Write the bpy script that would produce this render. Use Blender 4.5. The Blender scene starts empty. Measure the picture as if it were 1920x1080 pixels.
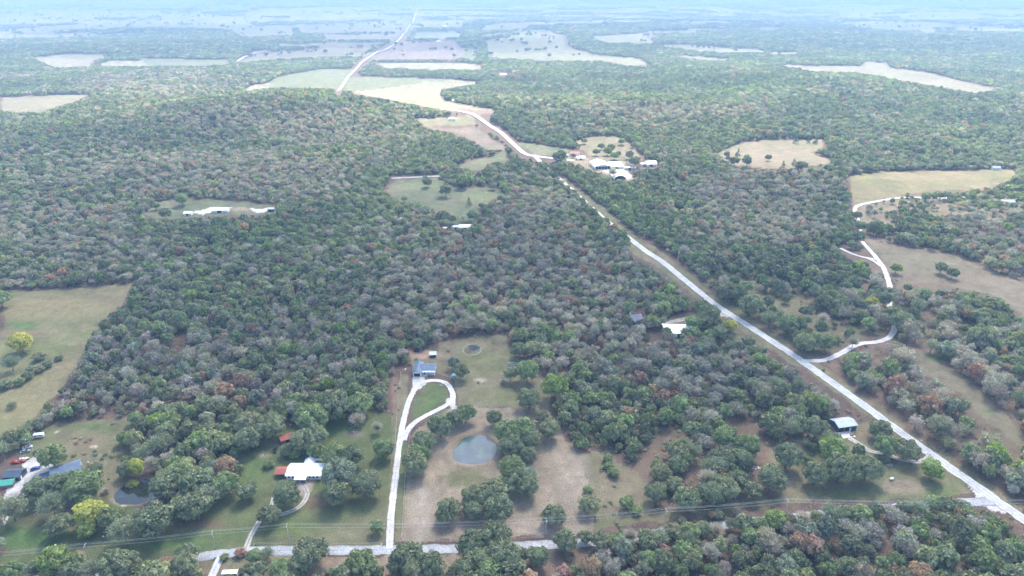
import bpy, bmesh, math, random
import numpy as np
from math import radians as R, sin, cos, pi
from mathutils import Vector, Matrix
random.seed(11)
rng = np.random.default_rng(11)
scene = bpy.context.scene
COL = scene.collection

# ------------------------------------------------------------------ camera
H = 230.0; PITCH = R(24.0); F = 1280.0          # F = focal length in 1920-wide pixels
cam = bpy.data.cameras.new('camera'); camo = bpy.data.objects.new('camera', cam); COL.objects.link(camo)
cam.sensor_width = 36; cam.lens = 36*F/1920; cam.clip_start = 1; cam.clip_end = 90000
camo.location = (0, 0, H); camo.rotation_euler = (pi/2-PITCH, 0, 0)
scene.camera = camo

# ------------------------------------------------------------------ light
SUN_EL, SUN_AZ = R(52), R(20)                    # azimuth measured from +Y towards +X
w = bpy.data.worlds.new("World"); scene.world = w; w.use_nodes = True
nt = w.node_tree; bg = nt.nodes['Background']
sky = nt.nodes.new('ShaderNodeTexSky'); sky.sky_type = 'NISHITA'; sky.sun_disc = False
sky.sun_elevation = SUN_EL; sky.sun_rotation = SUN_AZ; sky.air_density = 1.0; sky.dust_density = 1.5
nt.links.new(sky.outputs[0], bg.inputs[0]); bg.inputs[1].default_value = 0.06
sun = bpy.data.lights.new('sun', 'SUN'); sun.energy = 2.3; sun.angle = R(14.0); sun.color = (1.0, .95, .87)
suno = bpy.data.objects.new('sun', sun); COL.objects.link(suno)
sdir = Vector((sin(SUN_AZ)*cos(SUN_EL), cos(SUN_AZ)*cos(SUN_EL), sin(SUN_EL)))
suno.rotation_euler = sdir.to_track_quat('Z', 'Y').to_euler()
scene.view_settings.view_transform = 'Standard'; scene.view_settings.look = 'None'
scene.view_settings.gamma = 1; scene.view_settings.use_curve_mapping = False
scene.view_settings.exposure = 3.3
cy = scene.cycles
cy.max_bounces = 5; cy.diffuse_bounces = 3; cy.glossy_bounces = 2; cy.transmission_bounces = 2
cy.transparent_max_bounces = 12; cy.volume_bounces = 1; cy.use_denoising = True
cy.sample_clamp_indirect = 6; cy.use_adaptive_sampling = True; cy.adaptive_threshold = 0.02

# ------------------------------------------------------------------ noise
_tab = np.random.default_rng(5).random((256, 256))
def vnoise(x, y):
    x = np.asarray(x, float); y = np.asarray(y, float)
    xi = np.floor(x).astype(np.int64); yi = np.floor(y).astype(np.int64)
    fx = x-xi; fy = y-yi; fx = fx*fx*(3-2*fx); fy = fy*fy*(3-2*fy)
    a = _tab[xi & 255, yi & 255]; b = _tab[(xi+1) & 255, yi & 255]
    c = _tab[xi & 255, (yi+1) & 255]; d = _tab[(xi+1) & 255, (yi+1) & 255]
    return (a*(1-fx)+b*fx)*(1-fy)+(c*(1-fx)+d*fx)*fy
def fbm(x, y, o=4, g=.5):
    s = 0; a = 1; t = 0
    for i in range(o):
        s = s+a*vnoise(x+i*17.3, y-i*9.1); t += a; a *= g; x = x*2.03; y = y*2.03
    return s/t
def sstep(a, b, x):
    t = np.clip((x-a)/(b-a), 0, 1); return t*t*(3-2*t)

# ------------------------------------------------------------------ terrain height
PITS = []     # ponds: (x, y, rx, ry, rot, depth)
RIDGES = []   # (x0,y0,x1,y1,sigma,height)
def h0(x, y):
    r = np.hypot(x, y)
    z = (fbm(x/160, y/160, 2)-.5)*2.0*sstep(150, 500, r)
    z = z+(fbm(x/520+3.1, y/430+7.7, 3)-.5)*34*sstep(500, 1300, r)
    z = z+(fbm(x/2600+1.7, y/1900+.3, 3)-.5)*70*sstep(1800, 5000, r)
    for (x0, y0, x1, y1, s, hh) in RIDGES:
        dx, dy = x1-x0, y1-y0; L = dx*dx+dy*dy
        t = np.clip(((x-x0)*dx+(y-y0)*dy)/L, 0, 1)
        d = np.hypot(x-(x0+t*dx), y-(y0+t*dy))
        z = z+hh*np.exp(-(d/s)**2)
    return np.clip(z, -60, 120)
def pond_u(P, x, y):
    px, py, rx, ry, rot, dep = P
    c, s = cos(rot), sin(rot); ax = (x-px)*c+(y-py)*s; ay = -(x-px)*s+(y-py)*c
    ang = np.arctan2(ay/ry, ax/rx)
    return np.hypot(ax/rx, ay/ry)/(1+.11*np.sin(2*ang+px)+.05*np.sin(3*ang+1.3*py)+.02*np.sin(7*ang))
def hgt(x, y):
    z = h0(x, y)
    for P in PITS:
        u = pond_u(P, x, y)
        z = z-P[5]*(1-sstep(.85, 1.28, u))+.35*np.exp(-((u-1.4)/.12)**2)
    return z

def ray(u, v):
    dx = (u-960)/F; dy = (540-v)/F
    return dx, cos(PITCH)+dy*sin(PITCH), -sin(PITCH)+dy*cos(PITCH)
_ts = 100*1.004**np.arange(0, 1400)
def G(u, v, fn=None):
    """point of the ground seen at photo position u, v"""
    fn = fn or hgt
    d = ray(u, v); t = _ts
    z = H+t*d[2]-fn(t*d[0], t*d[1])
    k = np.argmax(z < 0) if (z < 0).any() else len(t)-1
    if k > 0 and z[k] < 0:
        a = z[k-1]/(z[k-1]-z[k]); tt = t[k-1]+a*(t[k]-t[k-1])
    else: tt = t[k]
    x, y = tt*d[0], tt*d[1]
    return Vector((float(x), float(y), float(fn(np.array(x), np.array(y)))))
def proj(x, y, z):
    zc = z-H
    dep = y*cos(PITCH)-zc*sin(PITCH); up = y*sin(PITCH)+zc*cos(PITCH)
    dep = np.maximum(dep, 1.0)
    return 960+F*x/dep, 540-F*up/dep, dep
def Pl(u, v): d = ray(u, v); t = -H/d[2]; return t*d[0], t*d[1]
for (a, b, s, hh) in [((150, 262), (520, 222), 170, 15), ((520, 222), (700, 212), 140, 12), ((1000, 215), (1290, 225), 130, 16),
                      ((1400, 150), (1900, 200), 260, 14), ((0, 150), (400, 150), 200, 12), ((300, 330), (620, 300), 110, 10),
                      ((1250, 330), (1520, 330), 110, 10)]:
    RIDGES.append((*Pl(*a), *Pl(*b), s, hh))
def add_pond(u, v, ru, rv, rot, dep):
    x, y = Pl(u, v); x1, _ = Pl(u+ru, v); _, y1 = Pl(u, v-rv)
    PITS.append((x, y, abs(x1-x), abs(y1-y), rot, dep))
add_pond(891, 842, 40, 21, .10, 2.6)
add_pond(258, 921, 33, 23, .35, 2.2)

# ------------------------------------------------------------------ zone maps, drawn over the land as seen in the photograph
W2, H2 = 960, 540
def rast(poly, arr, val):
    p = np.array(poly, float)/2
    x0, x1 = int(max(0, p[:, 0].min())), int(min(W2-1, p[:, 0].max()+1))
    y0, y1 = int(max(0, p[:, 1].min())), int(min(H2-1, p[:, 1].max()+1))
    if x1 <= x0 or y1 <= y0: return
    X, Y = np.meshgrid(np.arange(x0, x1+1)+.5, np.arange(y0, y1+1)+.5)
    ins = np.zeros(X.shape, bool); n = len(p)
    for i in range(n):
        xa, ya = p[i]; xb, yb = p[(i+1) % n]
        if ya == yb: continue
        c = ((ya > Y) != (yb > Y)) & (X < (xb-xa)*(Y-ya)/(yb-ya)+xa)
        ins ^= c
    arr[y0:y1+1, x0:x1+1][ins] = val
def rline(pts, wpx, arr, val):
    for (a, b) in zip(pts[:-1], pts[1:]):
        n = max(2, int(math.hypot(b[0]-a[0], b[1]-a[1])/2))
        for t in np.linspace(0, 1, n):
            u = (a[0]+(b[0]-a[0])*t)/2; v = (a[1]+(b[1]-a[1])*t)/2; r = wpx/2
            ya, yb = int(max(0, v-r)), int(min(H2, v+r+1)); xa, xb = int(max(0, u-r)), int(min(W2, u+r+1))
            arr[ya:yb, xa:xb] = val
# ground kinds: colour (linear albedo)
GK = {0: (.125, .086, .064), 1: (.25, .20, .138), 2: (.19, .165, .085), 3: (.118, .130, .056), 4: (.17, .152, .098), 5: (.13, .138, .078),
      6: (.17, .13, .105), 7: (.20, .18, .12), 8: (.165, .115, .082), 9: (.175, .152, .088), 10: (.50, .47, .425), 11: (.16, .145, .076), 12: (.165, .155, .092), 13: (.20, .165, .108)}
GKA = np.array([GK[i] for i in range(len(GK))])*.84
gz = np.zeros((H2, W2), np.int8)      # ground kind
cl = np.zeros((H2, W2), bool)         # what must stay open to view
dn = np.ones((H2, W2), np.float32)    # tree density
def field(kind, poly, open_=True, dens=0.0):
    rast(poly, gz, kind)
    if open_: rast(poly, cl, True)
    rast(poly, dn, dens)
# --- near
field(8, [(1270, 500), (1350, 490), (1560, 470), (1620, 440), (1600, 330), (1920, 330), (1920, 1000), (1800, 870), (1500, 660), (1350, 560)], False, .72)
field(11, [(1330, 505), (1420, 505), (1500, 540), (1560, 610), (1530, 660), (1480, 645), (1400, 560)], False, .22)
field(2, [(1590, 330), (1660, 322), (1900, 318), (1905, 335), (1860, 352), (1700, 362), (1640, 380), (1600, 392)])
field(13, [(1600, 385), (1720, 365), (1920, 365), (1920, 410), (1740, 420), (1640, 440), (1610, 430)], False, .45)
field(13, [(1618, 447), (1700, 462), (1800, 480), (1850, 505), (1920, 530), (1920, 590), (1850, 550), (1770, 535), (1690, 535), (1655, 490)], True)
field(8, [(1700, 640), (1860, 650), (1920, 720), (1920, 900), (1700, 790), (1560, 700), (1600, 660)], False, .52)
field(13, [(1725, 655), (1780, 690), (1850, 745), (1915, 815), (1920, 845), (1870, 810), (1800, 740), (1720, 690)], True)
field(11, [(1440, 600), (1560, 620), (1640, 600), (1600, 655), (1520, 665)], False, .4)
field(3, [(0, 1080), (0, 960), (60, 930), (200, 920), (330, 990), (440, 920), (470, 840), (540, 800), (600, 780), (680, 770), (745, 780), (742, 900), (735, 1030), (470, 1035), (250, 1060)], False, 0)
field(11, [(60, 815), (120, 790), (240, 780), (262, 800), (240, 850), (225, 900), (210, 930), (150, 925), (60, 900), (40, 860)], False, 0)
rast([(70, 820), (120, 795), (235, 785), (225, 850), (170, 865), (95, 870)], cl, True)
field(1, [(750, 1016), (754, 940), (762, 850), (772, 808), (840, 770), (870, 762), (1036, 770), (1050, 800), (1085, 850), (1098, 900), (1108, 950), (1112, 1000), (860, 1016)])
field(9, [(768, 664), (800, 655), (860, 634), (950, 628), (968, 668), (1010, 690), (1042, 740), (1036, 768), (860, 762), (850, 712), (820, 700), (776, 712)])
field(3, [(770, 782), (774, 750), (796, 722), (836, 722), (844, 744), (820, 764), (786, 784), (765, 800)])
field(8, [(1240, 800), (1440, 790), (1480, 830), (1440, 925), (1240, 960), (1180, 900)], False, .35)
field(9, [(1085, 850), (1135, 842), (1165, 868), (1215, 902), (1228, 940), (1220, 965), (1112, 990), (1100, 900)])
field(11, [(1108, 1000), (1112, 965), (1230, 955), (1440, 925), (1560, 915), (1650, 900), (1690, 865), (1745, 862), (1800, 895), (1818, 925), (1740, 935), (1640, 938), (1560, 940), (1440, 950), (1300, 962), (1240, 978), (1150, 988)])
field(9, [(1440, 850), (1480, 825), (1560, 790), (1630, 790), (1660, 840), (1680, 880), (1600, 915), (1440, 925)], False, .12)
field(8, [(1180, 870), (1310, 810), (1440, 835), (1450, 925), (1240, 960), (1200, 900)], False, .3)
field(1, [(500, 1042), (870, 1042), (1030, 1040), (1110, 1030), (1090, 1080), (460, 1085)], False, 0)
field(8, [(980, 1036), (1120, 1024), (1090, 1080), (975, 1080)], False, .2)
field(9, [(370, 1052), (470, 1045), (640, 1045), (640, 1085), (340, 1085)], False, 0)
field(3, [(742, 800), (748, 800), (760, 850), (754, 940), (750, 1018), (738, 1020), (744, 900)], False, 0); field(9, [(744, 700), (762, 700), (756, 780), (744, 860), (732, 1020), (716, 1020), (730, 880)], False, 0)
# verges of the main road
field(9, [(1040, 328), (1062, 332), (1135, 392), (1222, 462), (1300, 520), (1360, 565), (1420, 600), (1560, 700), (1700, 800), (1920, 955), (1920, 985), (1830, 920), (1500, 690), (1345, 590), (1200, 480)], False, 0)
rast([(1050, 332), (1064, 334), (1135, 396), (1222, 465), (1300, 528), (1360, 572), (1420, 612), (1560, 712), (1700, 808), (1920, 962), (1920, 985), (1850, 935), (1500, 676), (1345, 575), (1204, 462), (1121, 396)], cl, True)
field(9, [(1290, 585), (1345, 590), (1450, 665), (1420, 665), (1330, 610)], False, .3)
# left meadow, clearings
field(2, [(0, 548), (255, 532), (225, 575), (190, 605), (165, 645), (140, 690), (110, 735), (60, 785), (0, 822)])
field(5, [(718, 358), (738, 336), (822, 336), (845, 350), (870, 352), (900, 350), (940, 352), (945, 364), (905, 388), (890, 402), (882, 424), (822, 420), (814, 392), (790, 380), (750, 379)])
field(5, [(270, 402), (300, 378), (345, 372), (430, 376), (520, 384), (520, 400), (345, 408), (290, 412)])
field(10, [(352, 399), (385, 391), (425, 388), (436, 391), (420, 396), (370, 402)]); field(1, [(436, 390), (470, 390), (470, 395), (436, 396)]); field(10, [(474, 390), (518, 389), (516, 395), (484, 396)])
field(5, [(850, 312), (880, 300), (925, 292), (950, 285), (955, 300), (915, 306), (905, 318)])
field(12, [(780, 224), (880, 216), (895, 234), (800, 238)])
field(6, [(795, 241), (893, 238), (945, 274), (950, 281), (912, 279), (880, 262), (840, 247)])
field(5, [(965, 265), (1072, 280), (1065, 293), (1000, 291)])
field(13, [(1080, 264), (1110, 256), (1160, 256), (1190, 274), (1212, 300), (1200, 306), (1150, 306), (1110, 300), (1095, 282)])
field(1, [(1062, 292), (1085, 288), (1100, 294), (1120, 304), (1172, 303), (1174, 320), (1196, 335), (1180, 341), (1150, 332), (1115, 322), (1062, 300)]); field(10, [(1118, 318), (1172, 317), (1190, 333), (1176, 339), (1150, 330)])
field(13, [(1345, 288), (1395, 266), (1440, 262), (1545, 263), (1548, 276), (1520, 288), (1556, 298), (1560, 306), (1480, 316), (1380, 314)])
# --- far fields
field(4, [(1458, 121), (1560, 125), (1612, 125), (1620, 116), (1660, 118), (1672, 128), (1740, 136), (1800, 151), (1872, 168), (1830, 174), (1760, 162), (1700, 152), (1600, 136), (1520, 134)])
field(5, [(652, 143), (850, 149), (790, 156), (740, 162), (650, 170), (645, 165)])
field(7, [(790, 156), (850, 149), (906, 155), (860, 162), (826, 168), (824, 180), (845, 192), (930, 206), (925, 214), (860, 212), (800, 200), (745, 190), (650, 173), (740, 162)])
field(6, [(850, 203), (930, 208), (900, 216), (860, 212)])
field(5, [(520, 145), (600, 130), (662, 131), (638, 168), (560, 163), (500, 165), (500, 157)])
field(7, [(455, 171), (470, 160), (505, 156), (505, 165), (480, 168)])
field(4, [(0, 183), (90, 179), (176, 178), (120, 196), (75, 211), (0, 208)])
field(7, [(60, 108), (120, 102), (215, 101), (205, 108), (180, 112), (170, 125), (95, 126)])
field(7, [(190, 119), (212, 113), (270, 115), (280, 124), (190, 124)])
field(5, [(262, 110), (430, 112), (425, 121), (380, 124), (280, 124)])
field(4, [(440, 118), (470, 104), (490, 97), (640, 96), (700, 99), (690, 107), (600, 106), (500, 112)])
field(6, [(684, 110), (700, 102), (735, 88), (760, 78), (885, 76), (872, 92), (860, 111), (700, 112)])
field(7, [(700, 118), (850, 117), (905, 122), (900, 129), (790, 130), (720, 127)])
field(5, [(862, 90), (895, 90), (890, 112), (866, 110)])
field(12, [(912, 72), (1000, 61), (1062, 66), (1070, 92), (1130, 104), (1200, 110), (1218, 122), (1180, 124), (1130, 115), (1000, 113), (914, 108)])
field(4, [(455, 54), (560, 48), (770, 40), (765, 50), (745, 68), (650, 68), (560, 66), (450, 68)])
field(12, [(0, 56), (120, 48), (300, 40), (470, 42), (480, 52), (430, 60), (330, 56), (200, 58), (60, 60)])
field(7, [(0, 40), (60, 20), (180, 10), (330, 18), (400, 28), (420, 36), (280, 40), (100, 46)])
field(7, [(270, 30), (318, 29), (318, 32), (270, 32)])
field(7, [(0, 0), (420, 0), (380, 8), (150, 8), (0, 14)], dens=.02)
for P_, k_ in [([(443, 56), (470, 50), (556, 47), (550, 62), (500, 67), (445, 66)], 12), ([(562, 48), (640, 44), (752, 41), (744, 56), (640, 62), (562, 64)], 12), ([(560, 76), (640, 71), (738, 70), (722, 82), (640, 86), (565, 87)], 5),
               ([(530, 34), (600, 28), (720, 25), (712, 36), (600, 40), (532, 41)], 7), ([(450, 90), (480, 83), (540, 81), (530, 91), (470, 95)], 4), ([(716, 33), (768, 29), (762, 38), (720, 39)], 5), ([(100, 80), (140, 72), (162, 74), (150, 82)], 12), ([(205, 77), (250, 70), (292, 71), (260, 79)], 12),
               ([(570, 92), (700, 88), (690, 95), (580, 96)], 4), ([(1060, 88), (1100, 84), (1105, 100), (1080, 104)], 12), ([(780, 60), (860, 56), (862, 70), (775, 73)], 5), ([(905, 74), (1000, 62), (1050, 58), (1000, 56), (900, 66)], 5), ([(1250, 104), (1330, 106), (1400, 112), (1330, 114)], 12)]:
    field(k_, P_)
field(12, [(1110, 68), (1210, 62), (1245, 72), (1240, 82), (1130, 80)])
field(12, [(1240, 84), (1320, 84), (1420, 92), (1440, 99), (1360, 98), (1250, 92)])
field(12, [(780, 40), (868, 35), (866, 52), (800, 52)]); field(12, [(900, 52), (990, 48), (985, 54), (905, 58)])
for q in [(1610, 28, 40, 4), (1770, 32, 90, 5), (1860, 54, 80, 4), (1740, 58, 22, 4), (1080, 42, 60, 3), (1440, 54, 22, 4), (1160, 22, 60, 3), (1300, 14, 70, 3), (1580, 10, 60, 3), (1880, 20, 50, 3),
          (420, 16, 60, 3), (560, 24, 50, 3), (540, 8, 50, 2), (700, 16, 60, 2), (960, 26, 50, 2), (1000, 12, 60, 2), (1330, 55, 40, 2), (610, 80, 60, 5), (520, 86, 50, 4), (1470, 100, 30, 3), (30, 72, 36, 4),
          (140, 76, 30, 4), (270, 68, 40, 3), (420, 74, 36, 4), (340, 84, 20, 3), (1260, 60, 60, 2), (1130, 10, 70, 2), (1480, 28, 50, 2), (1700, 12, 60, 2), (830, 10, 60, 2)]:
    u, v, a, b = q
    field(random.choice([4, 7, 12]), [(u-a, v), (u-a*.6, v-b*.8), (u+a*.3, v-b), (u+a, v-b*.2), (u+a*.7, v+b*.7), (u-a*.4, v+b)])
def wood(*polys):
    for p in polys: rast(p, gz, 0); rast(p, cl, False); rast(p, dn, 1.0)
wood([(0, 60), (60, 62), (130, 55), (250, 52), (330, 49), (400, 52), (440, 58), (432, 68), (500, 76), (548, 92), (520, 98), (430, 97), (400, 102), (260, 105), (215, 99), (180, 97), (60, 101), (0, 110)],
     [(530, 76), (640, 73), (745, 74), (742, 79), (640, 80), (530, 82)], [(550, 37), (640, 35), (712, 34), (710, 39), (640, 41), (550, 43)], [(705, 28), (716, 28), (712, 42), (700, 42)], [(560, 62), (650, 61), (742, 59), (740, 63), (640, 66), (560, 66)],
     [(545, 46), (558, 46), (566, 68), (552, 68)], [(470, 86), (560, 85), (680, 86), (720, 84), (716, 88), (600, 91), (480, 91)], [(780, 22), (960, 24), (1100, 28), (1100, 40), (960, 46), (870, 38), (776, 36)], [(770, 52), (830, 51), (905, 53), (900, 61), (860, 58), (800, 60), (764, 62)],
     [(850, 74), (905, 70), (960, 60), (955, 72), (912, 74), (914, 90), (898, 108), (894, 92), (862, 88)], [(1065, 82), (1110, 80), (1180, 84), (1280, 90), (1282, 100), (1240, 120), (1222, 118), (1200, 108), (1130, 102), (1075, 92)],
     [(1215, 70), (1260, 60), (1340, 66), (1425, 76), (1440, 92), (1380, 92), (1300, 84), (1230, 82)], [(1275, 92), (1340, 98), (1450, 103), (1660, 104), (1700, 120), (1660, 116), (1614, 115), (1610, 123), (1500, 120), (1400, 114), (1290, 104)],
     [(1740, 128), (1800, 126), (1920, 140), (1920, 165), (1875, 165), (1800, 148)], [(0, 12), (120, 8), (330, 14), (420, 22), (330, 24), (120, 16), (0, 20)], [(160, 33), (280, 30), (380, 34), (440, 40), (330, 42), (200, 38)], [(40, 46), (140, 42), (150, 46), (60, 50)])
# --- yards, aprons
rast([(0, 962), (6, 935), (24, 915), (44, 898), (52, 884), (48, 872), (62, 858), (66, 848), (74, 846), (76, 858), (92, 874), (97, 886), (84, 896), (66, 904), (46, 922), (24, 958), (0, 990)], gz, 10)
rast([(1808, 898), (1818, 902), (1850, 925), (1890, 955), (1880, 962), (1850, 955), (1826, 945), (1822, 925)], gz, 10)
rast([(774, 706), (800, 706), (802, 720), (790, 724), (776, 736), (770, 730)], gz, 10)
rast([(838, 752), (851, 744), (854, 768), (846, 768)], gz, 10)
rast([(1342, 584), (1356, 582), (1372, 594), (1350, 592)], gz, 10)
rast([(540, 890), (600, 893), (585, 912), (578, 930), (570, 915), (545, 905)], gz, 1)
rast([(1240, 605), (1300, 590), (1296, 612), (1290, 640), (1240, 640)], gz, 9)
ROADS = dict(
 main=[(1000, 291), (1032, 322), (1112, 393), (1200, 463), (1240, 490), (1292, 532), (1345, 574), (1420, 622), (1500, 675), (1600, 746), (1660, 790), (1715, 830), (1775, 873), (1830, 911), (1880, 947), (1925, 978), (2050, 1070)],
 upper=[(850, 207), (880, 213), (897, 221), (915, 234), (940, 250), (962, 270), (985, 289), (1010, 294), (1040, 298), (1075, 302)],
 far=[(783, 22), (778, 34), (770, 48), (762, 62), (750, 75), (735, 88), (700, 104), (682, 116), (672, 126), (650, 150), (634, 172)],
 lane=[(1860, 940), (1750, 945), (1640, 955), (1440, 976), (1280, 994), (1115, 1016), (980, 1024), (860, 1029), (730, 1031), (600, 1032), (470, 1034), (400, 1041), (330, 1052), (240, 1066), (100, 1088), (-60, 1110)],
 drive=[(730, 1028), (734, 960), (742, 890), (751, 820), (760, 775), (771, 742), (783, 724), (800, 715), (822, 714), (838, 720), (847, 733), (849, 748), (840, 758), (820, 769), (796, 781), (776, 794), (762, 812), (757, 826)],
 farm=[(461, 1030), (470, 1006), (486, 978), (500, 966), (520, 966), (548, 958), (566, 946), (576, 928), (572, 914), (562, 904)],
 side=[(508, 950), (514, 930), (520, 916), (532, 904)],
 south=[(414, 1044), (404, 1066), (392, 1092)],
 curve=[(1503, 677), (1530, 677), (1552, 674), (1580, 661), (1608, 646), (1640, 642), (1660, 637), (1672, 628), (1677, 614), (1670, 596), (1668, 570), (1669, 545), (1664, 522), (1655, 500), (1640, 480), (1622, 460), (1612, 445), (1612, 425), (1606, 405), (1603, 392), (1612, 385), (1640, 379), (1670, 374), (1700, 371), (1780, 372), (1850, 368), (1930, 372)],
 fork=[(1576, 466), (1592, 474), (1612, 481), (1632, 485), (1645, 487)],
 forktwo=[(1622, 483), (1638, 490), (1652, 500)],
 barnroad=[(1745, 852), (1736, 862), (1715, 866), (1690, 862), (1660, 852), (1632, 846), (1610, 832), (1592, 822)],
 track=[(1352, 587), (1330, 590), (1306, 592), (1286, 598), (1262, 603), (1246, 605)],
 north=[(734, 335), (780, 333), (820, 331), (870, 330), (925, 328)],
 farleft=[(446, 117), (462, 108), (480, 101), (500, 98)])
def clr(name, i0=0, i1=None, w=9): rline(ROADS[name][i0:i1], w, cl, True)
clr('main', 3, None, 13); clr('upper', 2, 9, 6); clr('far', 0, None, 5); clr('lane', 7, 11, 10); clr('lane', 5, 7, 5); clr('drive', 0, None, 12); clr('farm', 0, 3, 9); clr('farm', 4, None, 8)
clr('south', 0, None, 12); clr('curve', 0, 8, 9); clr('curve', 9, 16, 7); clr('curve', 17, 21, 6); clr('fork', 0, None, 4); clr('forktwo', 0, None, 4); clr('north', 0, 3, 3); clr('track', 2, 5, 5); clr('farleft', 0, None, 3)
for P_ in ([(0, 868), (20, 858), (50, 850), (70, 842), (100, 842), (100, 890), (60, 900), (0, 962)], [(1184, 583), (1208, 583), (1210, 604), (1184, 604)], [(1240, 603), (1292, 607), (1292, 624), (1252, 622)], [(1555, 784), (1608, 784), (1608, 822), (1570, 822)], [(400, 386), (428, 386), (428, 396), (400, 396)],
           [(850, 421), (884, 421), (884, 427), (850, 427)], [(832, 425), (838, 425), (838, 430), (832, 430)], [(1114, 300), (1235, 302), (1235, 311), (1175, 318), (1190, 330), (1180, 340), (1115, 322)], [(1064, 281), (1092, 281), (1096, 300), (1064, 296)],
           [(96, 866), (160, 866), (160, 884), (110, 892)], [(225, 905), (288, 898), (290, 946), (225, 948)], [(845, 812), (935, 812), (935, 868), (845, 868)], [(935, 135), (952, 135), (952, 142), (935, 142)], [(745, 690), (757, 690), (745, 790), (735, 900), (725, 1010), (718, 1010), (730, 880)]):
    rast(P_, cl, True)
# ------------------------------------------------------------------ materials
def mat(name, col, rough=.8, metal=0, spec=.3, noise=None, amp=.15, bump=0):
    m = bpy.data.materials.new(name); m.use_nodes = True; n = m.node_tree; b = n.nodes['Principled BSDF']
    b.inputs['Base Color'].default_value = (*col, 1); b.inputs['Roughness'].default_value = rough
    b.inputs['Metallic'].default_value = metal; b.inputs['Specular IOR Level'].default_value = spec
    if noise:
        tc = n.nodes.new('ShaderNodeTexCoord'); t = n.nodes.new('ShaderNodeTexNoise'); t.inputs['Scale'].default_value = noise
        t.inputs['Detail'].default_value = 6; n.links.new(tc.outputs['Object'], t.inputs['Vector'])
        mr = n.nodes.new('ShaderNodeMapRange'); mr.inputs[1].default_value = .3; mr.inputs[2].default_value = .7
        mr.inputs[3].default_value = 1-amp; mr.inputs[4].default_value = 1+amp; n.links.new(t.outputs[0], mr.inputs[0])
        mx = n.nodes.new('ShaderNodeVectorMath'); mx.operation = 'SCALE'; mx.inputs[0].default_value = col
        n.links.new(mr.outputs[0], mx.inputs['Scale']); n.links.new(mx.outputs[0], b.inputs['Base Color'])
        if bump:
            bp = n.nodes.new('ShaderNodeBump'); bp.inputs['Strength'].default_value = bump; bp.inputs['Distance'].default_value = .2
            n.links.new(t.outputs[0], bp.inputs['Height']); n.links.new(bp.outputs[0], b.inputs['Normal'])
    return m

def ground_mat():
    m = bpy.data.materials.new('ground_cover'); m.use_nodes = True; n = m.node_tree; L = n.links
    b = n.nodes['Principled BSDF']; b.inputs['Roughness'].default_value = .95; b.inputs['Specular IOR Level'].default_value = .1
    at = n.nodes.new('ShaderNodeAttribute'); at.attribute_name = 'Col'
    ge = n.nodes.new('ShaderNodeNewGeometry')
    def noi(s, d=5):
        t = n.nodes.new('ShaderNodeTexNoise'); t.inputs['Scale'].default_value = s; t.inputs['Detail'].default_value = d
        t.inputs['Roughness'].default_value = .65; L.new(ge.outputs['Position'], t.inputs['Vector']); return t
    a, c = noi(1.1), noi(.13)
    def mr(t, lo, hi, a0=.25, a1=.75):
        q = n.nodes.new('ShaderNodeMapRange'); q.inputs[1].default_value = a0; q.inputs[2].default_value = a1
        q.inputs[3].default_value = lo; q.inputs[4].default_value = hi; L.new(t.outputs[0], q.inputs[0]); return q
    p = n.nodes.new('ShaderNodeMath'); p.operation = 'MULTIPLY'; L.new(mr(a, .62, 1.38).outputs[0], p.inputs[0]); L.new(mr(c, .8, 1.2).outputs[0], p.inputs[1])
    mx = n.nodes.new('ShaderNodeVectorMath'); mx.operation = 'SCALE'; L.new(at.outputs['Color'], mx.inputs[0]); L.new(p.outputs[0], mx.inputs['Scale'])
    L.new(mx.outputs[0], b.inputs['Base Color'])
    bp = n.nodes.new('ShaderNodeBump'); bp.inputs['Strength'].default_value = .6; bp.inputs['Distance'].default_value = .5
    L.new(a.outputs[0], bp.inputs['Height']); L.new(bp.outputs[0], b.inputs['Normal'])
    return m
M_ground = ground_mat()

def leaf_mat():
    m = bpy.data.materials.new('foliage'); m.use_nodes = True; n = m.node_tree; L = n.links; n.nodes.clear()
    out = n.nodes.new('ShaderNodeOutputMaterial')
    ti = n.nodes.new('ShaderNodeAttribute'); ti.attribute_type = 'INSTANCER'; ti.attribute_name = 'tint'
    cv = n.nodes.new('ShaderNodeAttribute'); cv.attribute_name = 'cv'
    mx = n.nodes.new('ShaderNodeVectorMath'); mx.operation = 'MULTIPLY'
    L.new(ti.outputs['Color'], mx.inputs[0]); L.new(cv.outputs['Color'], mx.inputs[1])
    d = n.nodes.new('ShaderNodeBsdfDiffuse'); t = n.nodes.new('ShaderNodeBsdfTranslucent')
    g = n.nodes.new('ShaderNodeBsdfGlossy'); g.inputs['Roughness'].default_value = .55
    L.new(mx.outputs[0], d.inputs[0]); 
    sc = n.nodes.new('ShaderNodeVectorMath'); sc.operation = 'MULTIPLY'; sc.inputs[1].default_value = (1.1, 1.25, .6)
    L.new(mx.outputs[0], sc.inputs[0]); L.new(sc.outputs[0], t.inputs[0])
    m1 = n.nodes.new('ShaderNodeMixShader'); m1.inputs[0].default_value = .35; L.new(d.outputs[0], m1.inputs[1]); L.new(t.outputs[0], m1.inputs[2])
    m2 = n.nodes.new('ShaderNodeMixShader'); m2.inputs[0].default_value = .03; L.new(m1.outputs[0], m2.inputs[1]); L.new(g.outputs[0], m2.inputs[2])
    L.new(m2.outputs[0], out.inputs[0]); return m
M_leaf = leaf_mat()
M_bark = mat('bark', (.16, .14, .125), .9, noise=2, amp=.3)
M_barkp = mat('pale_bark', (.34, .32, .31), .9, noise=2, amp=.3)

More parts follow.
